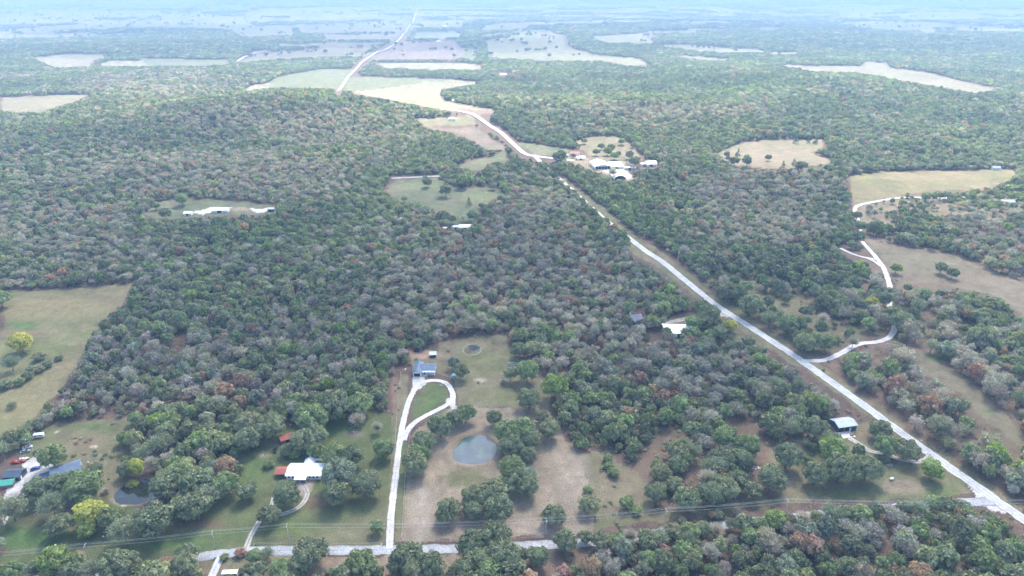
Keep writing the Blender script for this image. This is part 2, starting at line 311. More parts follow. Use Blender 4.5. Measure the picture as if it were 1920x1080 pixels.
def tag(o, label=None, cat=None, group=None, kind=None):
    if label: o['label'] = label
    if cat: o['category'] = cat
    if group: o['group'] = group
    if kind: o['kind'] = kind
    return o
def empty(name, loc=(0, 0, 0), rz=0):
    o = bpy.data.objects.new(name, None); COL.objects.link(o); o.location = loc; o.rotation_euler[2] = rz; o.empty_display_size = .5; return o
def mobj(name, me, parent=None):
    o = bpy.data.objects.new(name, me); COL.objects.link(o)
    if parent: o.parent = parent
    return o
def quick_mesh(name, V, Fq, m, colattr=None):
    V = np.asarray(V, np.float32); Fq = np.asarray(Fq, np.int32); k = Fq.shape[1]
    me = bpy.data.meshes.new(name); me.vertices.add(len(V)); me.vertices.foreach_set('co', V.ravel())
    me.loops.add(Fq.size); me.loops.foreach_set('vertex_index', Fq.ravel())
    me.polygons.add(len(Fq)); me.polygons.foreach_set('loop_start', np.arange(0, Fq.size, k, dtype=np.int32))
    me.update(calc_edges=True); me.materials.append(m)
    if colattr is not None:
        nm, c = colattr; a = me.attributes.new(nm, 'FLOAT_COLOR', 'POINT')
        c4 = np.ones((len(V), 4), np.float32); c4[:, :3] = c; a.data.foreach_set('color', c4.ravel())
    return me

# ------------------------------------------------------------------ terrain sheet
def look(x, y, z, arr, wob=0.0, default=0):
    u, v, d = proj(x, y, z)
    ui = np.round(u/2-.5).astype(int); vi = np.round(v/2-.5).astype(int)
    ok = (ui >= 0) & (ui < W2) & (vi >= 0) & (vi < H2)
    return np.where(ok, arr[np.clip(vi, 0, H2-1), np.clip(ui, 0, W2-1)], default), u, v
def outside_kind(x, y):   # land beyond the edges of the frame
    return np.where(fbm(x/350+9, y/300+2, 3) > .56, 2, 0)
BLOBS = [  # stains, worn and lush places: (u, v, ru, rv, colour, strength)
 (790, 665, 40, 10, (.46, .30, .20), .8), (885, 655, 28, 13, (.24, .26, .12), .5), (900, 713, 16, 6, (.5, .4, .3), .6), (740, 740, 9, 60, (.30, .19, .13), .7), (815, 755, 22, 20, (.10, .17, .045), .5),
 (905, 680, 50, 30, (.16, .17, .06), .45), (930, 745, 80, 14, (.17, .17, .06), .5), (870, 900, 40, 22, (.14, .145, .055), .7), (1080, 900, 30, 60, (.33, .27, .20), .5), (1000, 790, 60, 12, (.36, .30, .22), .5),
 (960, 990, 130, 14, (.38, .31, .25), .6), (790, 960, 25, 50, (.40, .34, .27), .6), (890, 840, 58, 36, (.26, .19, .13), .6), (1075, 850, 20, 40, (.31, .25, .18), .5),
 (560, 915, 30, 22, (.42, .33, .27), .75), (600, 940, 50, 22, (.22, .13, .09), .6), (520, 830, 40, 16, (.26, .2, .13), .5), (490, 852, 22, 10, (.34, .25, .18), .7), (665, 812, 22, 9, (.34, .24, .2), .7),
 (560, 985, 70, 20, (.12, .17, .05), .5), (640, 800, 60, 15, (.09, .17, .045), .6), (650, 1000, 50, 12, (.24, .22, .14), .5), (470, 870, 40, 50, (.11, .17, .05), .6), (160, 830, 60, 22, (.25, .17, .11), .55),
 (177, 838, 12, 4, (.62, .5, .36), .9), (120, 845, 30, 10, (.28, .22, .14), .5), (180, 800, 40, 8, (.11, .16, .05), .6), (70, 1010, 90, 22, (.09, .17, .045), .7), (320, 1020, 110, 14, (.10, .17, .05), .6), (330, 985, 110, 16, (.24, .15, .10), .6),
 (150, 1040, 12, 20, (.36, .25, .16), .6), (380, 1000, 90, 12, (.12, .17, .055), .5), (240, 850, 40, 60, (.14, .12, .06), .4), (120, 950, 90, 40, (.15, .11, .065), .5),
 (80, 655, 60, 8, (.18, .20, .06), .5), (45, 610, 28, 7, (.09, .2, .045), .6), (160, 630, 22, 6, (.17, .20, .05), .6), (100, 580, 120, 22, (.30, .24, .12), .5), (130, 690, 60, 14, (.27, .21, .12), .5), (60, 625, 90, 8, (.25, .18, .12), .5), (30, 770, 60, 40, (.28, .24, .11), .5),
 (1690, 915, 50, 16, (.32, .24, .18), .7), (1770, 920, 50, 12, (.12, .17, .05), .6), (1590, 930, 60, 10, (.12, .16, .05), .5), (1510, 860, 24, 22, (.15, .18, .06), .5), (1500, 820, 20, 22, (.30, .22, .15), .6), (1620, 815, 20, 22, (.26, .18, .12), .6),
 (1160, 920, 60, 40, (.26, .20, .13), .5), (1310, 965, 80, 12, (.20, .17, .10), .5), (1380, 850, 60, 22, (.24, .15, .11), .5), (1300, 800, 40, 20, (.2, .12, .09), .6), (1440, 565, 70, 28, (.24, .22, .11), .5),
 (1750, 530, 80, 20, (.26, .18, .12), .4), (1760, 670, 30, 12, (.12, .17, .05), .7), (1860, 700, 40, 20, (.28, .18, .13), .5), (1850, 775, 14, 8, (.14, .17, .06), .7), (1800, 900, 30, 20, (.13, .16, .06), .5),
 (600, 1062, 120, 14, (.27, .19, .14), .7), (850, 1062, 60, 16, (.30, .24, .17), .5), (1020, 1060, 40, 18, (.24, .17, .13), .6), (400, 1065, 40, 12, (.25, .17, .12), .6), (800, 395, 60, 10, (.27, .2, .13), .4), (900, 370, 40, 8, (.2, .24, .09), .6), (780, 350, 60, 8, (.24, .25, .13), .5)]
def farpatch(x, y, r): return fbm(x/420+3, y/300+8, 4)-(.47+.07*sstep(3500, 6000, r)+.07*sstep(600, -3000, x))
def ground_colour(x, y):
    r = np.hypot(x, y); s = np.clip(r/400, .6, 30)
    wx = x+(fbm(x/9/s, y/9/s, 3)-.5)*9*s**.8; wy = y+(fbm(x/9/s+40, y/9/s+7, 3)-.5)*9*s**.8
    k, u, v = look(wx, wy, hgt(wx, wy), gz, default=-1)
    k = np.where(k < 0, outside_kind(x, y), k)
    farf = (k == 0) & (r > 4200) & (farpatch(x, y, r) <= 0)
    k = np.where(farf, np.array([4, 12, 7, 5, 7, 4])[(vnoise(x/500+30, y/330)*5.99).astype(int)], k)
    c = GKA[k].copy()
    a = fbm(x/14+5, y/14, 4)-.5; b = fbm(x/3.1+8, y/3.1+3, 3)-.5; g = fbm(x/45+1, y/45+2, 3)-.5
    c *= (1+a*.55+b*.4)[:, None]
    open_ = (k > 0)
    # lush and dry drift through the grass
    gm = np.clip(g*2.6, -1, 1)
    near = sstep(2500, 900, r)
    green = np.array([.075, .11, .038]); dry = np.array([.20, .147, .10])
    wg = np.clip(gm, 0, 1)*.45*near*open_*(k != 10)*(k != 1); wd = np.clip(-gm, 0, 1)*.40*near*open_*(k != 10)
    c = c*(1-wg[:, None])+green*wg[:, None]; c = c*(1-wd[:, None])+dry*wd[:, None]
    # mowing and drill lines on the larger fields
    st = np.where((k == 6) | (k == 1), np.sin(x*.9+y*.25+a*3), 0)*.05+np.where((k == 4) | (k == 5) | (k == 2), np.sin(y*.35+x*.2+g*14), 0)*.04
    c *= (1+st)[:, None]
    uu, vv, _ = proj(x, y, hgt(x, y))
    for (bu, bv, ru, rv, col, sg) in BLOBS:
        m = (np.abs(uu-bu) < ru*1.6) & (np.abs(vv-bv) < rv*1.6)
        if not m.any(): continue
        q = np.hypot((uu[m]-bu)/ru, (vv[m]-bv)/rv)+a[m]*1.1+b[m]*.5
        ww = (sg*sstep(1.15, .45, q))[:, None]
        c[m] = c[m]*(1-ww)+np.array(col)*.74*(1+b[m]*.5)[:, None]*ww
    for P in PITS:
        q = pond_u(P, x, y); ww = (np.exp(-((q-1.15)/.22)**2)*.6)[:, None]
        c = c*(1-ww)+np.array([.20, .15, .10])*ww
        ww = sstep(1.06, .98, q)[:, None]; c = c*(1-ww)+np.array([.04, .04, .03])*ww
    return np.clip(c, .01, .9)
def build_terrain():
    d = [4.0]
    while d[-1] < 45000:
        v = d[-1]
        st = v*v/(H*F)*2.1+.35 if v > 140 else 12
        d.append(v+min(st*(1 if v < 13000 else 2.5), 2500))
    d = np.array(d)
    tc = np.arange(-.84, .8401, 2.7/F)
    e = .84+.04*(1.3**np.arange(1, 14)-1)/.3
    t = np.concatenate([-e[::-1], tc, e])
    X = t[None, :]*(d[:, None]+40); Y = np.repeat(d[:, None], len(t), 1)
    x = X.ravel(); y = Y.ravel(); z = hgt(x, y)
    c = ground_colour(x, y)
    nr, nc = len(d), len(t)
    I = np.arange(nr*nc).reshape(nr, nc)
    Fq = np.stack([I[:-1, :-1], I[:-1, 1:], I[1:, 1:], I[1:, :-1]], -1).reshape(-1, 4)
    me = quick_mesh('ground', np.stack([x, y, z], 1), Fq, M_ground, ('Col', c))
    me.polygons.foreach_set('use_smooth', np.ones(len(Fq), bool))
    o = mobj('ground', me); o['kind'] = 'structure'; print('terrain quads', len(Fq)); return o
build_terrain()

# ------------------------------------------------------------------ air and clouds
def haze():
    bm = bmesh.new(); bmesh.ops.create_cube(bm, size=1)
    x0, x1, y0, y1, z0, z1 = -46000, 46000, -300, 46500, -62, H+22
    for v in bm.verts: v.co = ((x0+x1)/2+v.co.x*(x1-x0), (y0+y1)/2+v.co.y*(y1-y0), (z0+z1)/2+v.co.z*(z1-z0))
    me = bpy.data.meshes.new('haze'); bm.to_mesh(me); bm.free()
    m = bpy.data.materials.new('haze'); m.use_nodes = True; n = m.node_tree; n.nodes.clear()
    out = n.nodes.new('ShaderNodeOutputMaterial'); p = n.nodes.new('ShaderNodeVolumePrincipled')
    p.inputs['Color'].default_value = (.215, .335, .50, 1); p.inputs['Density'].default_value = HAZE_D; p.inputs['Anisotropy'].default_value = 0.0
    n.links.new(p.outputs[0], out.inputs['Volume']); me.materials.append(m)
    o = mobj('haze', me); o['kind'] = 'stuff'; o['label'] = 'pale blue haze that thickens towards the horizon'
HAZE_D = 2.5e-4
haze()

def cloud_mat():
    m = bpy.data.materials.new('cloud'); m.use_nodes = True; n = m.node_tree; n.nodes.clear(); L = n.links
    out = n.nodes.new('ShaderNodeOutputMaterial'); t = n.nodes.new('ShaderNodeBsdfTransparent'); d = n.nodes.new('ShaderNodeBsdfDiffuse'); tr = n.nodes.new('ShaderNodeBsdfTranslucent')
    for s in (d, tr): s.inputs[0].default_value = (.95, .95, .96, 1)
    a = n.nodes.new('ShaderNodeMixShader'); a.inputs[0].default_value = .6; L.new(d.outputs[0], a.inputs[1]); L.new(tr.outputs[0], a.inputs[2])
    b = n.nodes.new('ShaderNodeMixShader'); b.inputs[0].default_value = .2; L.new(t.outputs[0], b.inputs[1]); L.new(a.outputs[0], b.inputs[2]); L.new(b.outputs[0], out.inputs[0])
    return m
M_cloud = cloud_mat()
CB = 950.0
def cloud(cx, cy, rx, ry, rot=0, seed=0, th=90):
    """a puffy flat-based cloud over the ground point cx, cy"""
    n = 40; th_ = []
    V = []; Fq = []
    for side in (0, 1):
        for i in range(n+1):
            for j in range(n+1):
                a = -1+2*i/n; b = -1+2*j/n
                # square -> disc
                X = a*math.sqrt(1-b*b/2); Y = b*math.sqrt(1-a*a/2); r = min(1, math.hypot(X, Y))
                V.append((X, Y, r, side))
    V = np.array(V); ang = np.arctan2(V[:, 1], V[:, 0])
    wob = 1+.22*(fbm(3+2*np.cos(ang)+seed, 3+2*np.sin(ang)+seed*.7, 3)-.5)*2*V[:, 2]
    x = V[:, 0]*rx*wob; y = V[:, 1]*ry*wob
    prof = np.sqrt(np.clip(1-V[:, 2]**2, 0, 1))
    bump = fbm(x/150+seed, y/150, 4)
    z = np.where(V[:, 3] == 0, -prof*25*bump, prof*th*(.4+1.2*bump))
    c, s = cos(rot), sin(rot)
    P = np.stack([cx+x*c-y*s, cy+x*s+y*c, CB+z+seed % 3*25], 1)
    for side in (0, 1):
        o = side*(n+1)**2
        for i in range(n):
            for j in range(n):
                q = [o+i*(n+1)+j, o+(i+1)*(n+1)+j, o+(i+1)*(n+1)+j+1, o+i*(n+1)+j+1]
                Fq.append(q if side else q[::-1])
    me = quick_mesh('cloud', P, Fq, M_cloud); me.polygons.foreach_set('use_smooth', np.ones(len(Fq), bool))
    ob = mobj('cloud', me); ob['kind'] = 'structure'
off = CB/math.tan(SUN_EL); OX, OY = off*sin(SUN_AZ), off*cos(SUN_AZ)
# (u, v) of the shade the cloud throws on the land, radii in metres
for i, (u, v, rx, ry) in enumerate([(300, 800, 560, 420), (960, 760, 620, 420), (1650, 800, 620, 480), (150, 330, 520, 360), (800, 380, 560, 430), (1550, 420, 600, 400),
                                    (300, 262, 420, 150), (1090, 152, 230, 130), (450, 88, 1200, 420), (1050, 84, 600, 380), (1560, 84, 700, 260), (60, 172, 200, 50), (1700, 225, 330, 150), (1250, 235, 300, 90), (1800, 50, 2200, 500), (900, 1300, 700, 300), (560, 52, 1500, 600), (1250, 48, 900, 500)]):
    x, y = Pl(u, v) if v < 1200 else (0, -150)
    cloud(x+OX, y+OY, rx, ry, .2*(i % 3-1), i*3.7, 90+10*(i % 4))
# ------------------------------------------------------------------ tree meshes
TINT = dict(g=(.073, .084, .050), m=(.080, .100, .046), l=(.088, .115, .036), y=(.16, .155, .04), k=(.126, .116, .119), o=(.095, .10, .058),
            r=(.135, .085, .065), c=(.030, .050, .034), b=(.082, .092, .072), t=(.116, .108, .092), e=(.14, .095, .062))
for _k in TINT: TINT[_k] = tuple(v*2.65*q for v, q in zip(TINT[_k], (1.03, 1, .93)))
def crown_mesh(name, seed, nclump, nleaf, leaf, flat=.75, sparse=False, cone=False, twigs=0):
    """unit crown: radius about 1, centred over the origin, z from about .35 to 2"""
    g = np.random.default_rng(seed); P = []; N = []; S = []; CV = []
    for i in range(nclump):
        if cone:
            zt = g.random()**1.3; a = g.random()*2*pi; rr = (1-zt)*.8*(.75+.25*g.random()); c = np.array([rr*cos(a), rr*sin(a), .15+zt*2.3]); cr = .16+.14*(1-zt)
        else:
            zt = 1-2*(i+.5)/nclump*.86; a = i*2.39996+g.random()*.8
            rr = math.sqrt(max(0, 1-zt*zt)); k = .56+.34*g.random()
            c = np.array([rr*cos(a)*k, rr*sin(a)*k, zt*k*flat+1.15]); cr = .27+.15*g.random()
            if sparse: cr *= .9
        tone = .80+.44*g.random()
        n = int(nleaf*(cr/.3)**2)
        d = g.normal(size=(n, 3)); d /= np.linalg.norm(d, axis=1)[:, None]; d[:, 2] = np.where(d[:, 2] < -.35, -d[:, 2]*.6, d[:, 2])
        d /= np.linalg.norm(d, axis=1)[:, None]
        rad = cr*(1.0-.35*g.random(n)**2) if not sparse else cr*(.35+.75*g.random(n))
        P.append(c+d*rad[:, None]*np.array([1, 1, .85])); nn = d+g.normal(size=(n, 3))*(.42 if not sparse else .9)
        N.append(nn/np.linalg.norm(nn, axis=1)[:, None]); S.append(leaf*(.6+.8*g.random(n)))
        CV.append(tone*(.8+.4*g.random(n)))
    P = np.concatenate(P); N = np.concatenate(N); S = np.concatenate(S); CV = np.concatenate(CV)
    up = g.normal(size=P.shape); T = np.cross(N, up); T /= np.linalg.norm(T, axis=1)[:, None]; B = np.cross(N, T)
    a = S[:, None]*T; b = S[:, None]*B*(.55+.45*g.random(len(S)))[:, None]
    V = np.stack([P-a-b*.2, P-b+a*.15, P+a+b*.1, P+b-a*.2], 1).reshape(-1, 3)
    CVv = np.repeat(CV, 4)
    Fq = np.arange(len(V)).reshape(-1, 4)
    hue = np.repeat(g.random(len(S)), 4)
    col = np.stack([CVv*(.94+.14*hue), CVv, CVv*(1.04-.14*hue)], 1)
    if twigs:
        TV = []; 
        for i in range(twigs):
            a0 = g.random()*2*pi; el = g.random()**.8*1.5-.05; dd = np.array([cos(a0)*cos(el), sin(a0)*cos(el), sin(el)*flat])
            s0 = np.array([0, 0, .75])+dd*(.15+.25*g.random()); s1 = np.array([0, 0, 1.0])+dd*(.8+.25*g.random())+g.normal(size=3)*.07
            w_ = np.cross(s1-s0, g.normal(size=3)); w_ = w_/np.linalg.norm(w_)*(.012+.012*g.random())
            TV += [s0-w_*1.6, s0+w_*1.6, s1+w_*.7, s1-w_*.7]
        TV = np.array(TV); Fq = np.concatenate([Fq, np.arange(len(TV)).reshape(-1, 4)+len(V)]); V = np.concatenate([V, TV])
        col = np.concatenate([col, np.ones((len(TV), 3))*np.array([1.35, 1.3, 1.3])])
    return quick_mesh(name, V, Fq, M_leaf, ('cv', np.clip(col, 0, 2)))

def tube(bm, p0, p1, r0, r1, n=6):
    p0, p1 = Vector(p0), Vector(p1); ax = (p1-p0).normalized(); q = ax.to_track_quat('Z', 'Y')
    A = [bm.verts.new(p0+q @ Vector((cos(2*pi*i/n)*r0, sin(2*pi*i/n)*r0, 0))) for i in range(n)]
    B = [bm.verts.new(p1+q @ Vector((cos(2*pi*i/n)*r1, sin(2*pi*i/n)*r1, 0))) for i in range(n)]
    for i in range(n): bm.faces.new((A[i], A[(i+1) % n], B[(i+1) % n], B[i]))
    bm.faces.new(B); bm.faces.new(A[::-1])
def trunk_mesh(name, seed, m, limbs=7, straight=False):
    rd = random.Random(seed); bm = bmesh.new(); p = Vector((0, 0, -.06)); top = .95 if not straight else 2.2
    n = 3; q = p
    for i in range(n):
        z = top*(i+1)/n; nx = Vector((rd.uniform(-.05, .05), rd.uniform(-.05, .05), z))
        tube(bm, q, nx, .075*(1-.25*i), .075*(1-.25*(i+1))); q = nx
    if not straight:
        for i in range(limbs):
            a = i*2.4+rd.random(); el = rd.uniform(.35, 1.1); z0 = rd.uniform(.5, .92)
            s = Vector((0, 0, z0)); e = s+Vector((cos(a)*cos(el), sin(a)*cos(el), sin(el)))*rd.uniform(.45, .7)
            tube(bm, s, e, .036, .02, 5)
            for k in range(2):
                a2 = a+rd.uniform(-.8, .8); e2 = e+Vector((cos(a2)*.6, sin(a2)*.6, rd.uniform(.2, .9)))*rd.uniform(.2, .4); tube(bm, e, e2, .018, .007, 4)
    me = bpy.data.meshes.new(name); bm.to_mesh(me); bm.free(); me.materials.append(m); return me
def join_meshes(name, mes):
    V = []; Fc = []; mi = []; cvs = []; o = 0
    bm = bmesh.new()
    me = bpy.data.meshes.new(name)
    for k, s in enumerate(mes):
        n0 = len(bm.faces); bm.from_mesh(s); bm.faces.ensure_lookup_table()
        for f in bm.faces[n0:]: f.material_index = k
    bm.to_mesh(me); bm.free()
    for s in mes: me.materials.append(s.materials[0])
    return me
NEAR = {'dense': [crown_mesh('oak_crown', 100+i, 34, 95, .075, flat=.72+.05*(i % 3)) for i in range(6)],
        'sparse': [crown_mesh('sparse_crown', 200+i, 26, 46, .048, sparse=True, twigs=260) for i in range(4)],
        'bare': [crown_mesh('bare_crown', 250+i, 16, 7, .03, sparse=True, twigs=420) for i in range(2)],
        'cone': [crown_mesh('cedar_crown', 300+i, 46, 40, .06, cone=True) for i in range(2)]}
TRUNK = [trunk_mesh('trunk', i, M_bark) for i in range(4)]; TRUNKP = [trunk_mesh('pale_trunk', 40+i, M_barkp, 9) for i in range(2)]; TRUNKC = trunk_mesh('cedar_trunk', 9, M_bark, straight=True)

# woodland variants, held in a collection that is not part of the scene
WV = bpy.data.collections.new('woodland_variants')
def variant(i, me):
    o = bpy.data.objects.new('variant_%02d' % i, me); WV.objects.link(o)
vi = 0
ND, NS, NC, NG = 6, 5, 2, 5
for i in range(ND): variant(vi, join_meshes('oak', [crown_mesh('c', 400+i, 24, 34, .115, flat=.75), TRUNK[i % 4]])); vi += 1
for i in range(NS): variant(vi, join_meshes('oak', [crown_mesh('c', 450+i, 22, 26, .075, sparse=True, twigs=110), TRUNK[i % 4]])); vi += 1
for i in range(NC): variant(vi, join_meshes('cedar', [crown_mesh('c', 480+i, 30, 18, .09, cone=True), TRUNKC])); vi += 1
def grove(seed):   # seven low crowns standing together, one far instance
    g = random.Random(seed); bm = bmesh.new(); k0 = []
    for j in range(7):
        me = crown_mesh('g', seed*10+j, 11, 7, .24, flat=.8); n0 = len(bm.verts); bm.from_mesh(me); bm.verts.ensure_lookup_table()
        a = j*2*pi/6+g.random()*.4; rr = 0 if j == 6 else 1.65+g.random()*.3; s = .85+g.random()*.4
        for v in bm.verts[n0:]: v.co = v.co*s+Vector((cos(a)*rr, sin(a)*rr, 0))
        lay = bm.verts.layers.float_color['cv']; tn = g.uniform(.65, 1.35)
        for v in bm.verts[n0:]: c = v[lay]; v[lay] = (c[0]*tn, c[1]*tn*(.95+.1*g.random()), c[2]*tn, 1)
    me = bpy.data.meshes.new('grove'); bm.to_mesh(me); bm.free(); me.materials.append(M_leaf); return me
for i in range(NG): variant(vi, grove(60+i)); vi += 1

# ------------------------------------------------------------------ tree placement
KEEPOUT = []
TREES = []    # individuals: (x, y, radius, height scale, colour key, kind)
def hand(u, v, wpx, key, kind=None, asp=1.0):
    """a tree whose crown is centred at photo position u, v and wpx wide"""
    kind = kind or {'k': 'bare', 'b': 'sparse', 'c': 'cone', 't': 'sparse'}.get(key, 'dense')
    p = G(u, v); 
    for _ in range(4):
        dep = proj(p.x, p.y, p.z)[2]; rad = wpx/2/F*dep*1.02
        zc = p.z+1.1*rad*asp
        d = ray(u, v); t = (zc-H)/d[2]; x, y = t*d[0], t*d[1]; p = Vector((x, y, float(hgt(np.array(x), np.array(y)))))
    TREES.append((p.x, p.y, rad, asp, key, kind, u, v, wpx))
for a in [(793,829,40,'g'),(778,867,46,'g'),(786,848,36,'m'),(825,799,44,'g'),(853,784,34,'g'),(874,775,36,'m'),(927,784,30,'g'),(951,812,52,'m'),(980,808,50,'m'),(995,824,40,'g'),(958,836,44,'g'),
 (959,874,44,'m'),(989,852,30,'g'),(967,897,42,'g'),(989,893,44,'b'),(990,912,42,'g'),(842,953,40,'g'),(832,968,32,'g'),(887,934,46,'g'),(923,926,54,'o'),(934,953,52,'g'),(942,914,42,'g'),(886,957,36,'g'),
 (1038,965,42,'g','dense',.8),(991,748,40,'g'),(852,681,24,'b','dense'),(864,696,31,'g'),(988,697,42,'m'),(957,701,30,'b'),(943,712,14,'k'),(974,656,28,'g'),(998,654,30,'o'),(1040,724,46,'l2'),(1015,782,24,'g'),(1029,805,38,'g'),
 (1103,916,18,'m'),(1104,945,34,'o'),(1174,942,26,'m'),(1193,952,22,'l'),(887,1020,56,'g'),(927,1010,60,'g'),(900,1048,50,'g'),(945,1042,62,'g'),(921,1072,50,'m'),(960,1066,50,'g'),(1061,1014,42,'g'),(1098,1007,26,'g'),
 (765,1044,52,'g'),(804,1060,52,'g'),(748,1058,40,'g'),(678,1058,56,'m'),(580,1036,56,'g'),(566,1054,44,'o'),(525,1068,38,'m'),(550,1074,30,'o'),(476,1044,28,'m'),(501,1036,26,'b'),(450,1033,20,'r'),
 (537,926,46,'g'),(633,888,60,'b2'),(630,926,50,'g'),(688,910,50,'g'),(503,965,36,'g'),(462,922,34,'g'),(707,988,26,'m'),(627,852,42,'m'),(660,856,40,'g'),(592,845,34,'m'),(570,826,44,'g'),(537,844,24,'g'),(551,848,20,'l'),
 (590,816,44,'g'),(720,842,36,'m'),(583,785,54,'m'),(627,757,58,'g'),(675,757,46,'m'),(670,785,34,'k'),(707,800,26,'k'),(503,868,18,'m'),(467,795,50,'o'),(507,797,50,'g'),(463,824,46,'g'),
 (97,856,46,'m'),(255,880,26,'y','dense',1.5),(236,880,30,'g'),(247,905,20,'y'),(177,883,28,'g'),(157,914,62,'m'),(148,898,40,'g'),(68,918,46,'g'),(108,908,42,'g'),(97,945,58,'b'),(20,952,56,'b'),(110,985,44,'g'),(128,948,36,'k'),(197,917,16,'k'),
 (170,962,52,'y'),(163,994,32,'l'),(207,970,44,'m'),(230,992,54,'b'),(290,975,64,'g'),(268,968,40,'b'),(367,948,58,'g'),(345,955,44,'g'),(388,930,54,'b'),(100,1052,54,'l'),(213,1060,58,'g'),(173,1068,48,'b'),(134,1072,40,'g'),(20,1074,40,'m'),(64,1068,38,'b'),(238,1052,40,'g'),
 (350,1040,40,'g'),(343,1062,46,'g'),(277,1068,34,'m'),(420,1042,15,'m'),(310,1060,30,'r'),(337,887,48,'m'),(310,910,50,'g'),(370,905,54,'g'),(420,876,36,'e'),(392,880,42,'b'),(420,908,48,'m'),(283,868,34,'k'),(266,850,36,'b'),(300,830,44,'b'),
 (233,820,26,'m'),(253,784,24,'m'),(37,642,38,'y2'),(20,680,32,'b'),(0,560,34,'m'),(55,688,20,'b'),(110,668,14,'g'),(88,679,18,'g'),(72,664,22,'o'),(72,688,18,'o'),(50,701,20,'g'),(35,712,20,'m'),(8,718,22,'g'),(20,756,20,'b'),
 (1477,855,52,'g'),(1530,888,44,'g'),(1577,878,58,'g'),(1627,878,52,'g'),(1557,826,38,'g'),(1530,802,42,'g'),(1487,802,38,'b'),(1650,806,36,'g'),(1658,793,22,'l'),(1662,836,42,'m'),(1682,826,18,'l'),(1703,844,42,'g'),(1660,858,18,'g'),(1748,880,38,'l3'),(1458,900,40,'b'),
 (1582,838,28,'k'),(1287,935,46,'g'),(1333,928,46,'g'),(1360,918,48,'g'),(1384,902,40,'g'),(1410,920,34,'g'),(1230,925,38,'g'),(1263,908,32,'o'),(1393,862,40,'g'),(1447,897,46,'g'),(1337,876,46,'b'),(1354,858,42,'g'),(1297,846,42,'b'),(1360,820,42,'m'),(1403,836,44,'m'),
 (1307,820,30,'t'),(1240,886,34,'o'),(1270,872,34,'g'),(1140,857,18,'m'),(1151,882,22,'m'),(1142,870,18,'m'),(835,357,23,'g'),(801,342,17,'g'),(797,331,13,'c'),(879,379,14,'c'),(758,373,13,'m','sparse'),(924,349,13,'b','dense'),(868,340,24,'m'),(903,385,11,'g'),(830,405,24,'g'),(848,411,16,'g'),(868,408,12,'k'),(885,404,20,'g'),
 (340,374,22,'m'),(293,386,14,'m'),(310,400,22,'g'),(1363,289,12,'g'),(1384,287,13,'c'),(1366,297,10,'g'),(1378,302,17,'g'),(1400,293,8,'g'),(1401,302,18,'g'),(1441,295,12,'g'),(1489,304,10,'c'),(1468,313,16,'c'),(1493,261,14,'c'),(1516,263,9,'c'),(1530,263,11,'c'),(1502,311,20,'g'),
 (1681,503,20,'l'),(1765,502,22,'g'),(1787,512,20,'g'),(1364,546,36,'g'),(1407,572,42,'g'),(1399,538,24,'m'),(1474,560,18,'g'),(1472,536,18,'b'),(1540,564,20,'g'),(1538,580,18,'c'),(1510,584,20,'g'),(1444,597,34,'b'),(1479,608,38,'g'),(1514,600,24,'b'),(1544,596,26,'k'),
 (1507,644,36,'g'),(1529,640,34,'g'),(1549,642,34,'m'),(1370,611,22,'y'),(1314,575,30,'g'),(1329,590,40,'g'),(1635,568,24,'y'),(1095,264,11,'g'),(1118,285,13,'g'),(1140,283,16,'l'),(1152,292,14,'l'),(1127,274,12,'g'),(1146,277,15,'g'),(1180,290,16,'g'),(1190,302,20,'g'),(1053,290,18,'g'),(1044,294,18,'g'),
 (1075,291,8,'g'),(1160,288,10,'g'),(1166,265,12,'l'),(1186,272,9,'g'),(1150,322,22,'k'),
 (1660,560,30,'g'),(1676,588,32,'g'),(1690,603,38,'g'),(1668,546,18,'b'),(1607,404,18,'g'),(1612,424,20,'m'),(1640,398,18,'k'),(1600,640,24,'k'),(1250,622,18,'m'),(1284,622,20,'b'),(1334,588,26,'g'),(1322,600,34,'g'),(1300,606,30,'m')]+\
 [(u, float(np.interp(u, [1115, 1280, 1440, 1640, 1750, 1830], [1014, 994, 976, 955, 946, 941]))+d, w, k) for u, d, w, k in zip(range(1128, 1815, 27), [2, 6, -2, 3, 8, 0, 5]*5, [38, 30, 34, 28, 40, 32]*6, 'gmkgbomgkbgmlgkobgmgkgbmgok')]:
    key = a[3]; key2 = {'l2': 'l', 'b2': 'b', 'y2': 'y', 'l3': 'l'}.get(key, key)
    hand(a[0], a[1], a[2], key2, *(a[4:] if len(a) > 4 else (('dense',) if key in ('b2',) else ())))
HN = len(TREES)

GREY = [(950, 540, 260, 90), (820, 600, 160, 50), (1000, 460, 90, 50), (260, 680, 190, 60), (150, 470, 170, 22), (400, 330, 260, 40), (500, 230, 200, 22), (300, 160, 160, 20), (1200, 680, 200, 50), (1350, 730, 160, 30), (480, 640, 120, 30),
        (1000, 405, 60, 40), (1500, 345, 90, 30), (1220, 215, 200, 16), (1420, 420, 100, 60), (1750, 740, 180, 90), (1700, 610, 90, 60), (1550, 1010, 160, 30), (380, 740, 120, 40), (240, 760, 160, 24), (90, 420, 150, 20), (620, 255, 120, 26), (1420, 350, 120, 30), (1850, 440, 80, 50)]
BRIGHT = [(420, 520, 190, 50), (560, 650, 130, 40), (520, 290, 180, 22), (780, 110, 200, 14), (1300, 180, 220, 26), (1500, 165, 160, 14), (200, 120, 200, 10), (620, 160, 120, 12), (1830, 380, 120, 30), (1150, 420, 90, 60), (1240, 440, 80, 60), (540, 460, 150, 30)]
def blobv(B, u, v):
    s = np.zeros(len(u))
    for (a, b, ru, rv) in B: s = np.maximum(s, np.exp(-(((u-a)/ru)**2+((v-b)/rv)**2)))
    return s
